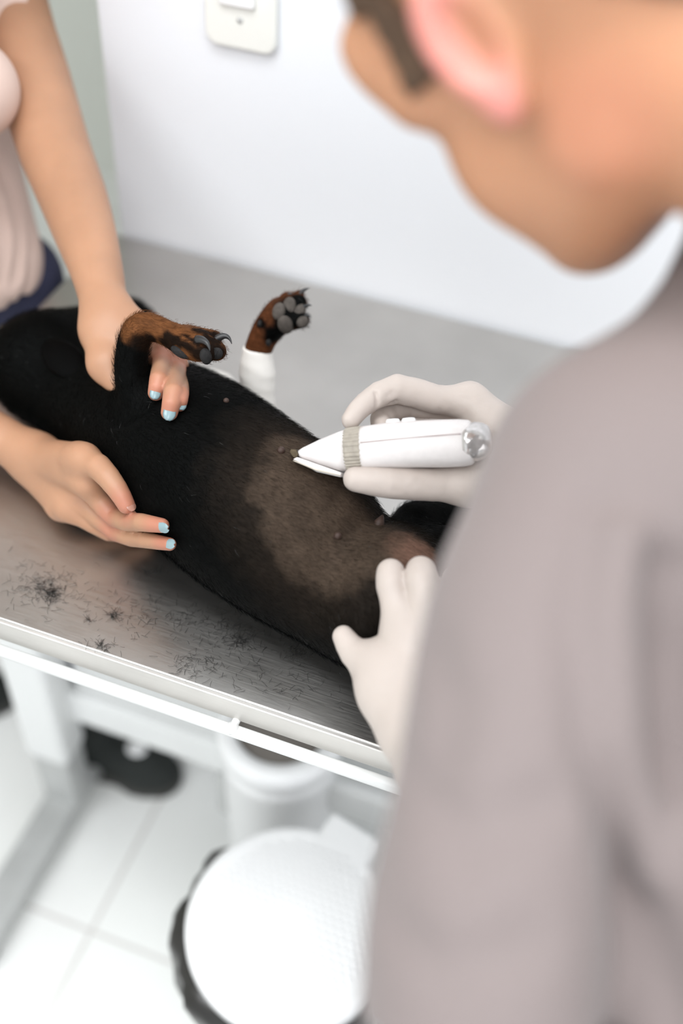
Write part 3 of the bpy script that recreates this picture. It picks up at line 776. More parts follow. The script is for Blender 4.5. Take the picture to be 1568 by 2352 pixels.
# torso core, neck, head (mostly outside the picture)
PEL = np.array([-.86, .95, .80]); CHE = np.array([-.83, .91, 1.14]); NKB = np.array([-.80, .90, 1.30]); HDC = np.array([-.70, .87, 1.46])
TOR = [(PEL, .125), (PEL + [.0, 0, .17], .105), (CHE, .125)]
WLEG = [[(PEL + [0, .07, -.03], .085), (np.array([-.88, .97, .45]), .055), (np.array([-.90, .93, .10]), .038)], [(PEL + [0, -.07, -.03], .085), (np.array([-.735, .83, .45]), .05), (np.array([-.71, .80, .10]), .036)]]
def wcore(P):
    d = chain(P, TOR, .05)
    d = smin(d, chain(P, [(CHE + [0, .0, .06], .09), (NKB, .055), (HDC - [.0, 0, .05], .052)], .03), .05)
    d = smin(d, chain(P, [(CHE + [.02, .15, .07], .055), (CHE + [.02, -.15, .07], .055)], .02), .05)
    d = smin(d, np.linalg.norm((P - HDC) / np.array([.095, .075, .11]), axis=1) * .08 - .08, .02)
    d = smin(d, rcone(P, HDC + [.03, 0, -.02], HDC + [.075, 0, -.085], .06, .03), .03)
    d = smin(d, rcone(P, HDC + [.095, 0, -.01], HDC + [.112, 0, -.04], .009, .013), .012)
    for L in WLEG: d = smin(d, chain(P, L, .02), .04)
    # shoulders to upper arms
    d = smin(d, chain(P, [(CHE + [.02, .15, .07], .05), (L_ARM[0][0], .046), (L_ARM[1][0], .041)], .02), .03)
    d = smin(d, chain(P, [(CHE + [.02, -.15, .07], .05), (R_UP[0][0], .044)], .02), .03)
    return d
def skinc(V):
    n = vnoise(V, 40, 3); c = SKW[None] * (0.97 + .06 * n)[:, None]
    tips = np.array([RFING[0][3][0], RFING[1][3][0], RFING[2][3][0], L_FING[0][4][0], L_FING[1][4][0], L_FING[2][4][0], RFING[1][1][0], RFING[2][1][0], mI, L_FING[0][2][0], L_FING[1][2][0]])
    dd = np.min(np.linalg.norm(V[:, None, :] - tips[None], axis=2), axis=1)
    q = V - (HDC + np.array([.10, 0, -.078])); lp = 1 - sstep(.7, 1.0, np.sqrt((q[:, 0] / .03) ** 2 + (q[:, 1] / .024) ** 2 + (q[:, 2] / .009) ** 2))
    c = c * (1 - lp[:, None]) + np.array(lin(178, 96, 88)[:3])[None] * lp[:, None]
    m = (1 - sstep(.006, .026, dd)) * .75
    return c * (1 - m[:, None]) + SKR[None] * m[:, None]
pr = surface(rarm, *bounds([p for L in (R_FORE, R_UP, *RFING) for p, r in L], .05), .0022, 1)
pl = surface(larm, *bounds([p for L in (L_ARM, *L_FING) for p, r in L], .055), .0020, 1)
pc_ = surface(wcore, (-1.1, .66, .05), (-.5, 1.30, 1.62), .009, 2)
wm = link('person', mesh_from('person', [pr, pl, pc_], skinc), M_SKINW)
tag(wm, 'person in a pink beige top holding the dog with bare hands at the table end', 'person')
for sy in (-1, 1):
    q = HDC + np.array([.088, sy * .03, .004]); g_ = grad(wcore, q); q = q - g_ * float(wcore(q[None])[0]) - g_ * .0082
    e_ = blob('eye', q, np.eye(3), (.0105, .0105, .0105), M_PLASTIC, wm, 'white of the eye'); blob('iris', q + g_ * .0075, axes_from(g_, (0, 0, 1)), (.0035, .005, .005), M_HAIR, e_, 'brown iris')
    bm = bmesh.new(); tube(bm, [Vector(HDC + np.array([.094 - .012 * k, sy * (.014 + .016 * k), .026 + .004 * math.sin(k * 1.6)])) for k in (0, 1, 2)], [.003, .0034, .0015], 8); from_bm('eyebrow', bm, M_HAIR, wm, True)
# nails
NB = RW @ np.array([0, -.35, -1.0])
def put_nail(chain_, L, Wd, m, nrm, fwd=.35, lift=.93, label='pale blue painted nail'):
    t, r = chain_[-1]; p = chain_[-2][0]; d = t - p; d /= np.linalg.norm(d)
    A = axes_from(d, nrm)
    c = t + d * (fwd * r) + A[2] * (r * lift)
    nail(wm, c, c - d, nrm, L, Wd, m, 0, label)
put_nail(L_FING[0], .0135, .0092, M_NAIL, RW @ np.array([.15, -.1, -1.]), .05, 1.12)
put_nail(L_FING[1], .0160, .0104, M_NAIL, RW @ np.array([.22, -.1, -1.]), .05, 1.12)
put_nail(L_FING[2], .0125, .0085, M_NAIL, RW @ np.array([.6, -.1, -1.]), .05, 1.12)
put_nail(RFING[1], .0150, .0090, M_NAIL, RW @ np.array([.1, .3, -1.]), .75)
put_nail(RFING[2], .0140, .0082, M_NAIL, RW @ np.array([.1, -.1, -1.]), .8)
put_nail(RFING[0], .0125, .0095, M_NAILN, RW @ np.array([.75, -.35, -.8]), .2, label='unpainted thumb nail')
# shirt, jeans, shoes, hair
BU = W(-72, 203, 1.07); BU2 = BU + np.array([-.02, -.2, -.0])
SH = [(W(-72, 590, 1.265), .078), (W(-115, 430, 1.26), .085), (W(-170, 250, 1.25), .095)]
def wshirt0(P):
    d = chain(P, TOR, .05) - .014
    for q_ in (BU, BU + np.array([-.035, -.135, .0])): d = smin(d, rcone(P, q_, CHE + [0, (q_[1] - CHE[1]) * .8, -.02], .050, .072), .02)
    d = smin(d, chain(P, SH, .02), .02)
    d = smin(d, rcone(P, SH[0][0], PEL + [0.0, 0, .14], .078, .115), .03)
    d = smin(d, chain(P, [(CHE + [.0, .15, .07], .066), (L_ARM[0][0] * .65 + (CHE + [.02, .15, .07]) * .35, .058)], .02), .03)
    d = smin(d, chain(P, [(CHE + [.0, -.15, .07], .066), (R_UP[0][0] * .65 + (CHE + [.02, -.15, .07]) * .35, .058)], .02), .03)
    d = smin(d, chain(P, [(CHE + [-.005, .14, .085], .066), (CHE + [-.01, 0, .10], .088), (CHE + [-.005, -.14, .085], .066)], .02), .03)
    rg = (np.linalg.norm((P - (CHE + np.array([-.0, 0, .03]))) / np.array([.17, .19, .17]), axis=1) - 1) * .17
    d = smin(d, np.maximum(wcore(P) - .009, rg), .01)
    hem = W(0, 770, 1.19)
    d = np.maximum(d, (hem[2] - .012) - P[:, 2])
    return np.maximum(d, (P[:, 2] - 1.275) + .35 * np.maximum(P[:, 0] + .80, 0))
def on(f, px, py, d=1.2):
    h = hit(f, px, py, .2, 1.6); return W(px, py, h if h else d)
FOLDS = []
for pts, r, am in ((((2, 385), (30, 440), (50, 540)), .008, .010), (((50, 540), (38, 640), (0, 735)), .008, .009), (((72, 520), (74, 600), (52, 690)), .006, .006), (((-30, 650), (0, 640), (25, 600)), .007, .006), (((-30, 722), (0, 722), (30, 700)), .005, .005), (((0, 470), (15, 560), (10, 640)), .012, .006)):
    q = [on(wshirt0, *p) for p in pts]
    for a_, b_ in zip(q, q[1:]): FOLDS.append((a_, b_, r, am * 1.35))
def wshirt(P):
    d = wshirt0(P)
    e = np.zeros(len(P))
    for (a, b, r, am) in FOLDS: e = np.maximum(e, am * np.exp(-(segd(P, a, b) / r) ** 2))
    return d + e
wsh = link('shirt', mesh_from('shirt', [surface(wshirt, (-1.1, .66, .82), (-.55, 1.30, 1.34), .0042, 1)]), M_SHIRTW, wm)
JK = [(W(30, 640, 1.325), .062), (W(60, 760, 1.40), .062)]
def wjeans(P):
    d = chain(P, [(PEL + [0, 0, .05], .118), (PEL, .13)], .03)
    for L in WLEG: d = smin(d, chain(P, [(p, r + .012) for p, r in L], .02), .03)
    d = smin(d, chain(P, JK, .02), .04)
    return np.maximum(np.maximum(d, P[:, 2] - .90), .075 - P[:, 2])
link('jeans', mesh_from('jeans', [surface(wjeans, (-1.1, .70, .06), (-.55, 1.2, .94), .007, 2)]), M_JEANS, wm)
bm = bmesh.new(); tube(bm, [W(8, 752, 1.13), W(10, 800, 1.11), W(4, 850, 1.10), W(-30, 880, 1.10)], [.0045] * 4, 10); from_bm('belt_strap', bm, M_COLLAR, wm, True, label='olive strap below the shirt hem')
bm = bmesh.new(); cr_ = W(0, 815, 1.09); tube(bm, [Vector(cr_ + CR * .007 * math.cos(t) + CD * .009 * math.sin(t)) for t in [i * math.pi / 8 for i in range(17)]], .0016, 8); from_bm('strap_ring', bm, M_GREYM, wm, True, label='small metal ring')
def shoe(parent, heel, toe, lbl):
    heel = np.array(heel, float); toe = np.array(toe, float); d = toe - heel; L = np.linalg.norm(d); d /= L; s = np.array([-d[1], d[0], 0])
    up = np.array([0, 0, 1.])
    def f(P):
        a = heel + d * .04; b = toe - d * .045
        e = chain(P, [(a + up * .045, .036), (a + d * .07 + up * .045, .036), (b + up * .036 - d * .03, .042), (b + up * .026, .034)], .02)
        e = smin(e, rcone(P, a + up * .04, a + up * .095, .036, .038), .02)
        return np.maximum(np.maximum(e, .012 - P[:, 2]), P[:, 2] - .115)
    lo_, hi_ = bounds([heel, toe], .07); lo_[2] = 0; hi_[2] = .14
    o = sdf_obj('shoe', f, lo_, hi_, .004, M_BLACKSHOE, parent, label=lbl)
    def g(P):
        q = P.copy(); q[:, 2] = .02
        a = heel + d * .04; b = toe - d * .045
        e = chain(q, [(a + up * .02, .040), (a + d * .07 + up * .02, .037), (b + up * .02 - d * .03, .045), (b + up * .02, .038)], .02)
        return np.maximum(e, np.abs(P[:, 2] - .011) - .010)
    sdf_obj('sole', g, lo_, hi_, .004, M_SOLE, o)
    blob('logo_patch', heel + d * (L * .62) + up * .078, axes_from(d, up), (.018, .014, .005), M_PLASTIC, o, 'white patch')
    return o
shoe(wm, onz(150, 1712, .02) * [1, 1, 0], onz(425, 1792, .02) * [1, 1, 0], 'black shoe behind the white cross beam')
hl = onz(-150, 1590, .04) * [1, 1, 0]; tl = onz(45, 1572, .04) * [1, 1, 0]
shoe(wm, tl + (hl - tl) / np.linalg.norm(hl - tl) * .25, tl, 'black shoe at the left edge')
def whair(P):
    d = np.linalg.norm((P - (HDC + np.array([-.012, 0, .012]))) / np.array([.105, .087, .118]), axis=1) * .09 - .09
    d = smin(d, chain(P, [(HDC + [-.07, 0, .0], .06), (HDC + [-.11, 0, -.14], .05), (HDC + [-.13, 0, -.26], .03)], .03), .03)
    return np.maximum(d, (P[:, 0] - HDC[0] - .05) + np.maximum(0, -(P[:, 2] - HDC[2]) * .6))
link('hair', mesh_from('hair', [surface(whair, HDC - [.25, .15, .36], HDC + [.15, .15, .18], .007, 2)]), M_HAIR, wm)

# ================================================================== CLIPPER
ct = hit(dog, 686, 1042); CT = W(684, 1042, ct - .002); CE = W(1118, 1012, ct - .035)
cax = CE - CT; CL = np.linalg.norm(cax); cax /= CL
CA = axes_from(cax, -CF)          # rows: along, side, toward camera
CA_side = np.cross(CA[2], CA[0])
hc_ = empty('hair_clipper', Vector(CT), 'white cordless hair clipper held against the belly of the dog', 'clipper')
upv = CA_side if CA_side @ CD < 0 else -CA_side      # upward in the picture
def cp(px): 
    return CT + cax * CL * ((px - 684) / (1118 - 684))
def ring_mesh(prof, n=48, sq=2.6):
    """prof: (t along px, half height px up, half height px down, half thickness m); superellipse sections"""
    bm = bmesh.new(); rings = []
    for px, u_, d_, th in prof:
        c = cp(px); s = depth(c) / FPX; row = []
        for k in range(n):
            a = 2 * math.pi * k / n; ca, sa = math.cos(a), math.sin(a)
            y = math.copysign(abs(sa) ** (2 / sq), sa); z = math.copysign(abs(ca) ** (2 / sq), ca)
            hgt = (u_ if y > 0 else d_) * s
            row.append(bm.verts.new(Vector(c + upv * (y * hgt) + CA[2] * (z * th))))
        rings.append(row)
    for a, b in zip(rings, rings[1:]):
        for k in range(n): bm.faces.new((a[k], a[(k + 1) % n], b[(k + 1) % n], b[k]))
    bm.faces.new(rings[0][::-1]); bm.faces.new(rings[-1]); return bm
from_bm('body_shell', ring_mesh([(838, 52, 50, .0185), (850, 53, 50, .0188), (900, 57, 49, .0192), (960, 57, 51, .0195), (1020, 55, 55, .0190), (1060, 53, 56, .018), (1080, 50, 54, .0165), (1088, 44, 48, .0145)]), M_CLIP, hc_, True)
from_bm('nozzle', ring_mesh([(692, 8, 11, .011), (700, 13, 15, .0115), (740, 29, 32, .0135), (780, 42, 47, .0158), (803, 48.5, 51, .0172)]), M_CLIP, hc_, True, label='white tapering nozzle')
# ribbed ring
def ribring():
    bm = bmesh.new(); n = 144; rows = []
    for px, u_, d_, th in ((800, 48, 49.5, .0172), (804, 50.5, 51, .0182), (820, 51.5, 51, .0184), (836, 52.5, 51, .0187), (841, 51, 50, .018)):
        c = cp(px + (0)); s = depth(c) / FPX; row = []
        for k in range(n):
            a = 2 * math.pi * k / n; ca, sa = math.cos(a), math.sin(a); sq = 2.5
            y = math.copysign(abs(sa) ** (2 / sq), sa); z = math.copysign(abs(ca) ** (2 / sq), ca)
            m_ = 1 + (.018 if (k // 2) % 2 else -.018)
            hgt = (u_ if y > 0 else d_) * s
            row.append(bm.verts.new(Vector(c + (upv * (y * hgt) + CA[2] * (z * th)) * m_)))
        rows.append(row)
    for a, b in zip(rows, rows[1:]):
        for k in range(n): bm.faces.new((a[k], a[(k + 1) % n], b[(k + 1) % n], b[k]))
    bm.faces.new(rows[0][::-1]); bm.faces.new(rows[-1]); return bm
from_bm('grip_ring', ribring(), mat('ribbed_grey_rubber', lin(168, 160, 148), .6, noise=.15, nscale=200), hc_, label='grey ribbed ring')
from_bm('end_cap', ring_mesh([(1068, 40, 44, .0186), (1078, 45, 47, .0188), (1096, 46, 46, .0175), (1112, 42, 40, .015), (1124, 33, 30, .011), (1129, 18, 16, .006)], sq=2.2), M_CHROME, hc_, True, label='shiny translucent end cap')
# blades
def slab(pts, t0, t1, name, m, off):
    bm = bmesh.new(); A = []; B2 = []
    for px, dy in pts:
        c = cp(px); s = depth(c) / FPX
        A.append(bm.verts.new(Vector(c - upv * (dy * s) + CA[2] * t0))); B2.append(bm.verts.new(Vector(c - upv * (dy * s) + CA[2] * t1)))
    bm.faces.new(A); bm.faces.new(B2[::-1])
    for k in range(len(pts)): bm.faces.new((A[k], A[(k + 1) % len(pts)], B2[(k + 1) % len(pts)], B2[k]))
    return from_bm(name, bm, m, hc_, bevel=.0006)
slab([(682, 14), (692, 10), (792, 52), (790, 62), (735, 46)], -.0165, .0150, 'blade_holder', M_CLIP, 0)
slab([(681, 18), (684, 16), (735, 40), (790, 57), (790, 60), (735, 44.5)], -.0172, .0158, 'moving_blade', mat('dull_blade_steel', lin(176, 168, 156), .4, .7), 0)
bl = slab([(672, -3), (676, -10), (690, -8), (694, 4), (688, 14), (680, 10)], -.013, .012, 'cutting_blade', M_BLADE, 0); bl['label'] = 'dark brass cutting blade tip'
# body seam and buttons
bm = bmesh.new(); sp = []
for px in range(842, 1072, 8):
    c = cp(px); s = depth(c) / FPX
    sp.append(c + upv * (s * (12 + 4 * math.sin((px - 842) / 230 * 1.6))) + CA[2] * (.0189 if px < 1030 else .0183 - (px - 1030) * .00002))
tube(bm, sp, .0005, 8); from_bm('seam', bm, M_SEAM, hc_, True)
for px in (909, 945):
    c = cp(px); s = depth(c) / FPX
    bm = bmesh.new(); lathe(bm, [(0, .003), (.0038, .0026), (.0045, .001), (.0045, -.004), (0, -.004)], Vector(c + upv * (57 * s) - CA[2] * .001), tuple(upv), 24, sx=1.3, u=tuple(cax)); from_bm('button', bm, M_PLASTIC, hc_, True)

# ================================================================== VET IN THE FOREGROUND
# gloved right hand on the clipper
dc = depth(cp(900))
G_PALM = [[(W(1195, 1045, dc + .02), .027), (W(1080, 920, dc + .035), .0138)], [(W(1195, 1045, dc + .03), .027), (W(1085, 935, dc + .052), .0135)], [(W(1200, 1055, dc + .03), .026), (W(1090, 960, dc + .064), .0125)], [(W(1200, 1070, dc + .025), .025), (W(1090, 1000, dc + .066), .012)], [(W(1195, 1060, dc + .015), .026), (W(1075, 1112, dc + .01), .0175)], [(W(1150, 1050, dc + .035), .02), (W(1090, 1060, dc + .04), .018)]]
G_FING = [[(W(1078, 921, dc + .034), .0132), (W(1000, 917, dc + .03), .0122), (W(912, 893, dc + .024), .0122), (W(840, 926, dc + .016), .0095), (W(806, 964, dc + .008), .0080)],
          [(W(1085, 935, dc + .052), .0125), (W(935, 930, dc + .050), .0112), (W(875, 962, dc + .034), .0092), (W(885, 985, dc + .026), .0085)],
          [(W(1090, 960, dc + .062), .0118), (W(960, 985, dc + .058), .0105), (W(900, 1010, dc + .042), .009), (W(900, 1020, dc + .032), .008)],
          [(W(1090, 1000, dc + .064), .011), (W(990, 1040, dc + .056), .0095), (W(940, 1045, dc + .042), .008), (W(945, 1045, dc + .034), .0075)],
          [(W(1075, 1110, dc + .010), .0168), (W(990, 1112, dc + .004), .0140), (W(893, 1108, dc - .002), .0132), (W(818, 1100, dc - .004), .0106)]]
fg = handf(G_PALM, G_FING, kp=.012, kf=.004)
CREASE = [(W(x0, y0, dc + o), W(x1, y1, dc + o), .0019, am) for x0, y0, x1, y1, am in ((862, 905, 872, 960, .0022), (902, 902, 915, 950, .0028), (893, 908, 900, 950, .0016)) for o in (.002, .010, .018)]
def gl1(P):
    d = smin(fg(P), chain(P, [(W(1195, 1048, dc + .025), .0275), (W(1290, 1090, dc + .03), .029)], .01), .015)
    for a, b, r, am in CREASE: d = d + am * np.exp(-(segd(P, a, b) / r) ** 2)
    return d - .0006 * (vnoise(P, 180, 11) - .5)
# gloved left hand holding the thigh
d2 = .838
K_PALM = [[(W(955, 1665, .782), .026), (W(900, 1590, .80), .0215)], [(W(960, 1660, .782), .026), (W(950, 1460, .812), .0185)], [(W(970, 1650, .782), .026), (W(1010, 1460, .81), .0185)], [(W(985, 1650, .785), .025), (W(1060, 1480, .812), .017)], [(W(985, 1650, .785), .025), (W(1100, 1520, .812), .015)], [(W(900, 1590, .80), .021), (W(950, 1490, .81), .018)], [(W(905, 1560, .805), .0185), (W(935, 1500, .81), .017)]]
K_FING = [[(W(905, 1580, .80), .0205), (W(862, 1528, .812), .0158), (W(815, 1500, .823), .0118), (W(789, 1462, .832), .0088)],
          [(W(942, 1470, .812), .0165), (W(918, 1405, .815), .0128), (W(900, 1345, .820), .0124), (W(897, 1316, .826), .0112)],
          [(W(1008, 1460, .81), .017), (W(985, 1390, .808), .0138), (W(968, 1335, .812), .0130), (W(966, 1312, .82), .0118)],
          [(W(1060, 1480, .81), .016), (W(1060, 1390, .805), .0125), (W(1045, 1330, .812), .0112)],
          [(W(1100, 1520, .81), .014), (W(1120, 1430, .806), .0108), (W(1115, 1375, .81), .0095)]]
fk = handf(K_PALM, K_FING, kp=.02, kf=.005, kj=.016)
L_ELB = W(1085, 2470, .475)
def gl2(P):
    return smin(fk(P), chain(P, [(W(965, 1660, .781), .0265), (W(995, 1760, .745), .029)], .01), .015)
# body
Lh = np.array([-.452, -.871, -.195]); Fh = np.array([-.575, .451, -.683]); Lh = Lh / np.linalg.norm(Lh); Fh = Fh - Lh * (Fh @ Lh); Fh /= np.linalg.norm(Fh); Uh = -np.cross(Lh, Fh)
_t = math.radians(8); _R = RW @ np.array([[math.cos(_t), math.sin(_t), 0], [-math.sin(_t), math.cos(_t), 0], [0, 0, 1]]) @ RW.T
_ear = np.array([-.072, .53, 1.433]) + Lh * .078 - Uh * .02
Lh, Fh, Uh = _R @ Lh, _R @ Fh, _R @ Uh
HV = _ear - Lh * .078 + Uh * .02 + RW @ np.array([.008, -.002, 0])
def hl(x, y, z): return HV + Lh * x + Fh * y + Uh * z
NB_ = np.array([.16, .47, 1.29]); LS = W(1425, 1100, .55); RS = np.array([.30, .53, 1.27]); VP = np.array([.29, .10, .93])
R_ELB = np.array([.235, .70, 1.06]); R_WR = W(1290, 1090, dc + .03)
VARM_L = [(LS, .048), (W(1268, 1385, .52), .045), (W(1204, 1600, .50), .044), (W(1112, 2100, .478), .044), (L_ELB, .040), (W(1050, 2200, .60), .033), (W(995, 1760, .745), .0255)]
VARM_R = [(RS, .048), (R_ELB, .038), (R_WR, .0265)]
VTOR = [(VP, .125), (np.array([.225, .22, 1.06]), .115), (np.array([.17, .36, 1.15]), .108), (NB_ + [.03, -.05, -.07], .105)]
VTORI = [(p, r - .025) for p, r in VTOR]
VLEG = [[(VP + [.08, .03, -.05], .088), (np.array([.40, .16, .48]), .06), (np.array([.42, .07, .09]), .042)], [(VP + [-.07, -.03, -.05], .088), (np.array([.20, .09, .48]), .06), (np.array([.22, -.02, .09]), .042)]]
def vhead(P):
    d = ell(P, hl(0, -.01, .03), np.stack([Lh, Fh, Uh]), (.077, .098, .105))
    d = smin(d, ell(P, hl(0, .035, -.04), np.stack([Lh, Fh, Uh]), (.066, .062, .085)), .03)
    d = smin(d, chain(P, [(hl(.052, -.005, -.080), .018), (hl(.042, .05, -.115), .017), (hl(.008, .085, -.130), .018), (hl(-.008, .085, -.130), .018), (hl(-.042, .05, -.115), .017), (hl(-.052, -.005, -.080), .018)], .01), .045)
    d = smin(d, rcone(P, hl(0, .03, -.085), hl(0, .065, -.112), .042, .030), .03)
    for s in (-1, 1):
        d = smin(d, np.linalg.norm(P - hl(s * .036, .055, -.065), axis=1) - .034, .03)
        d = smin(d, ell(P, hl(s * .058, .055, -.012), np.stack([Lh, Fh, Uh]), (.018, .026, .014)), .018)
        d = smin(d, ell(P, hl(s * .03, .088, .028), np.stack([Lh, Fh, Uh]), (.026, .012, .009)), .012)
        d = -smin(-d, -(ell(P, hl(s * .031, .093, .006), np.stack([Lh, Fh, Uh]), (.017, .010, .010)) * -1) * -1, .0) if False else d
        # ear: outer shell with hollow
        ec = hl(s * .081, -.012, -.004); eo = Lh * s * .8 - Fh * .55; eo /= np.linalg.norm(eo)
        A = axes_from(eo, Uh)
        e = ell(P, ec, A, (.010, .020, .033))
        e = smin(e, np.linalg.norm(P - hl(s * .079, -.004, -.036), axis=1) - .0095, .010)
        e = np.maximum(e, -ell(P, ec + eo * .009 + Fh * .002, A, (.009, .012, .022)))
        d = smin(d, e, .006)
    for s in (-1, 1): d = smin(d, ell(P, hl(s * .047, .074, .012), np.stack([Lh, Fh, Uh]), (.022, .030, .030)), .02)
    d = smin(d, chain(P, [(hl(0, .098, .012), .011), (hl(0, .112, -.042), .012), (hl(0, .108, -.054), .012)], .008), .012)
    d = smin(d, chain(P, [(hl(-.02, .095, -.082), .007), (hl(0, .102, -.080), .008), (hl(.02, .095, -.082), .007)], .006), .006)
    d = smin(d, chain(P, [(hl(-.016, .093, -.095), .007), (hl(0, .099, -.096), .009), (hl(.016, .093, -.095), .007)], .006), .005)
    d = smin(d, chain(P, [(hl(0, -.03, -.06), .058), (hl(0, -.055, -.13), .058), (NB_, .064)], .02), .03)
    # throat
    return d
def vcore(P):
    d = chain(P, VTORI, .05)
    d = smin(d, chain(P, [(LS, .03), (NB_ + [0, 0, -.02], .04), (RS, .03)], .03), .03)
    for L in (VARM_L, VARM_R): d = smin(d, chain(P, [(p, r - .012) for p, r in L], .02), .02)
    for L in VLEG: d = smin(d, chain(P, L, .02), .04)
    return d
SKV = np.array(lin(196, 142, 108)[:3]); SKVR = np.array(lin(198, 122, 98)[:3]); EARP = np.array(lin(226, 150, 138)[:3])
HAIRC = np.array(lin(120, 92, 62)[:3])
def skv(V):
    n = vnoise(V, 30, 6); c = SKV[None] * (0.96 + .08 * n)[:, None]
    q = np.stack([(V - HV) @ Lh, (V - HV) @ Fh, (V - HV) @ Uh], 1)
    m = (1 - sstep(.012, .05, np.linalg.norm((q - np.array([.07, -.03, -.07])) , axis=1))) * .35
    c = c * (1 - m[:, None]) + SKVR[None] * m[:, None]
    m = sstep(.078, .086, np.abs(q[:, 0])) * (np.linalg.norm(q[:, 1:] - np.array([-.01, -.01]), axis=1) < .05)
    c = c * (1 - m[:, None]) + EARP[None] * m[:, None]
    return c
pvh = surface(vhead, HV - [.2, .22, .22], HV + [.26, .2, .18], .003, 2)
pvc = surface(vcore, (-.15, -.15, .05), (.52, .85, 1.36), .007, 2)
vt = link('person', mesh_from('person', [pvh, pvc], skv), M_SKINV)
tag(vt, 'person in a mauve grey shirt and white gloves leaning over the dog with clippers', 'person')
lo, hi = bounds([p for L in (*G_PALM, *G_FING) for p, r in L] + [W(1290, 1090, dc + .03)], .035)
sdf_obj('glove', gl1, lo, hi, .0016, M_GLOVE, vt, label='white latex glove gripping the clipper', smooth=1)
lo, hi = bounds([p for L in (*K_PALM, *K_FING) for p, r in L] + [W(995, 1760, .745)], .035)
sdf_obj('glove', gl2, lo, hi, .0018, M_GLOVE, vt, label='white latex glove holding the thigh', smooth=1)
# shirt
SLV = [wp(1410, 1090, .55, .060), wp(1262, 1370, .52, .0560), wp(1204, 1600, .50, .0535), wp(1152, 1850, .487, .050), wp(1112, 2100, .478, .053), wp(1092, 2320, .474, .052)]
CUFD = L_ELB - W(1112, 2100, .478); CUFD /= np.linalg.norm(CUFD)
def vshirt0(P):
    d = chain(P, VTOR, .05) - .016
    d = smin(d, chain(P, [(LS + [0, 0, -.005], .055), (NB_ + [.0, -.01, -.012], .072), (RS, .06)], .03), .05)
    d = smin(d, chain(P, SLV, .03), .035)
    d = smin(d, chain(P, [(RS, .058), (R_ELB, .052)], .02), .035)
    d = smin(d, chain(P, [(R_ELB, .05), (R_ELB * .5 + R_WR * .5, .045)], .02), .02)
    d = smin(d, chain(P, [(LS + [0, 0, .0], .05), (W(1660, 720, .56), .036), (W(1850, 420, .56), .05)], .02), .03)
    ct_ = np.minimum((P - W(1100, 2345, .474)) @ CUFD, .072 - segd(P, W(1112, 2100, .478), L_ELB + CUFD * .1)); d = np.maximum(d, ct_)
    # collar opening
    d = np.maximum(d, -chain(P, [(hl(0, -.03, -.06), .066), (hl(0, -.055, -.13), .066), (NB_ * .8 + hl(0, -.055, -.13) * .2, .066)], .02))
    return np.maximum(d, .86 - P[:, 2])
VFOLD = []
for pts, r, am in ((((1380, 1180), (1330, 1420), (1350, 1700), (1440, 2050), (1560, 2340)), .012, .006), (((1420, 1230), (1405, 1420), (1430, 1700), (1500, 1980)), .011, -.012), (((1530, 1330), (1530, 1500), (1568, 1750)), .013, .012),
                   (((960, 1790), (1080, 1930), (1250, 1850)), .012, .005), (((900, 2130), (1020, 2230), (1200, 2180)), .012, .005), (((1000, 1500), (1040, 1620), (1010, 1760)), .012, .004)):
    q = [on(vshirt0, *p, .5) for p in pts]
    for a_, b_ in zip(q, q[1:]): VFOLD.append((a_, b_, r, am))
def vshirt(P):
    d = vshirt0(P); e = np.zeros(len(P)); g = np.zeros(len(P))
    for a, b, r, am in VFOLD:
        v = am * np.exp(-(segd(P, a, b) / r) ** 2)
        e = np.maximum(e, v); g = np.minimum(g, v)
    return d + e + g
link('shirt', mesh_from('shirt', [surface(vshirt, (-.15, -.10, .84), (.52, .86, 1.42), .0045, 3)]), M_SHIRTV, vt)
def vtrous(P):
    d = chain(P, [(VP + [0, 0, .02], .125), (VP, .13)], .03)
    for L in VLEG: d = smin(d, chain(P, [(p, r + .014) for p, r in L], .02), .03)
    return np.maximum(np.maximum(d, P[:, 2] - .95), .075 - P[:, 2])
link('trousers', mesh_from('trousers', [surface(vtrous, (.05, -.15, .06), (.6, .35, .98), .008, 2)]), M_TROUS, vt)
shoe(vt, (.42, .02, 0), (.38, .29, 0), 'black shoe'); shoe(vt, (.22, -.07, 0), (.18, .20, 0), 'black shoe')
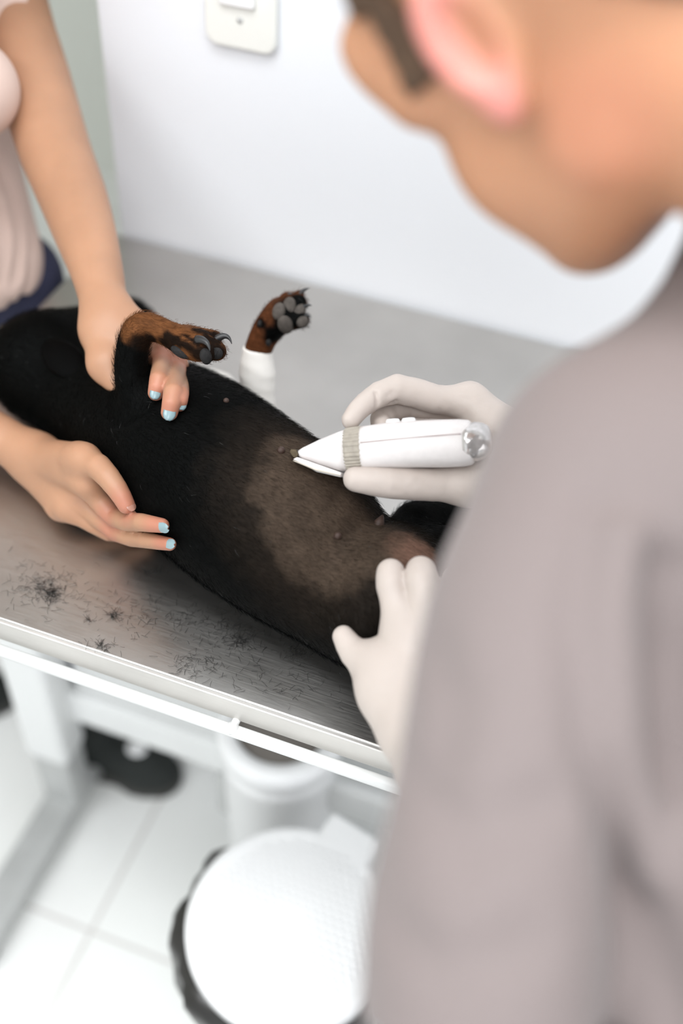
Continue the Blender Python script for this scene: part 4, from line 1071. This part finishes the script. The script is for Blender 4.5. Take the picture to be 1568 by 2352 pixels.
def vhair(P):
    q = np.stack([(P - HV) @ Lh, (P - HV) @ Fh, (P - HV) @ Uh], 1)
    d = vhead(P) - .006
    cut = np.minimum(.03 - q[:, 2] + np.maximum(q[:, 1] - .05, 0) * 2.0 + np.maximum(-q[:, 1] - .02, 0) * -1.6 * 0 , 9)
    # hair cap above a line; sideburn in front of the ear; nape behind
    side = np.maximum(np.maximum(np.abs(q[:, 1] - .032) - .015, -q[:, 2] - .008), q[:, 2] - .06)
    cap = .035 - q[:, 2] + np.maximum(q[:, 1] - .06, 0) * 2.5 - np.maximum(-q[:, 1] - .03, 0) * 1.7
    reg = np.minimum(cap, side)
    eard = np.minimum(np.linalg.norm(P - hl(.083, -.012, -.004), axis=1), np.linalg.norm(P - hl(-.083, -.012, -.004), axis=1)) - .036
    return np.maximum(np.maximum(np.maximum(d, reg), -eard), -.085 - q[:, 2] - np.maximum(q[:, 1] + .10, 0))
link('hair', mesh_from('hair', [surface(vhair, HV - [.2, .22, .2], HV + [.2, .2, .2], .004, 2)]), M_HAIR, vt)

# ================================================================== HAIR CLIPPINGS ON THE TABLE
random.seed(11)
bm = bmesh.new()
def strand(c, L, a):
    z = ZT + .0006; w_ = .00012
    P3 = []; bend = random.uniform(-.9, .9); x, y = c
    for i in range(4):
        P3.append((x, y)); x += math.cos(a) * L / 3; y += math.sin(a) * L / 3; a += bend / 2
    lift = random.uniform(0, .0006)
    top = []; 
    for i, (x, y) in enumerate(P3):
        zz = z + lift * i
        top.append([bm.verts.new((x - w_ * math.sin(a), y + w_ * math.cos(a), zz)), bm.verts.new((x + w_ * math.sin(a), y - w_ * math.cos(a), zz)), bm.verts.new((x, y, zz + .0002))])
    for A, B2 in zip(top, top[1:]):
        for k in range(3): bm.faces.new((A[k], A[(k + 1) % 3], B2[(k + 1) % 3], B2[k]))
SPOTS = [((115, 1350), 55, 40, 200), ((60, 1340), 60, 60, 60), ((118, 1365), 22, 16, 110), ((262, 1412), 10, 6, 45), ((208, 1425), 6, 4, 14), ((350, 1312), 30, 6, 40), ((230, 1486), 40, 10, 60), ((550, 1465), 60, 40, 170), ((553, 1472), 14, 14, 70), ((680, 1490), 40, 25, 110), ((450, 1530), 60, 40, 110), ((300, 1400), 150, 70, 120), ((650, 1560), 120, 60, 90), ((420, 1420), 110, 50, 80), ((520, 1420), 90, 30, 80)]
for (px, py), sx, sy, n in SPOTS:
    for _ in range(n):
        q = H(px + random.gauss(0, sx * .55), py + random.gauss(0, sy * .55), 0)
        if q[1] > YF + .004: strand(q[:2], random.uniform(.003, .0085), random.uniform(0, 6.28))
hcl = from_bm('hair_clippings', bm, M_CLIPHAIR)
tag(hcl, 'loose black dog hair clippings scattered on the steel table top', 'hair', None, 'stuff')
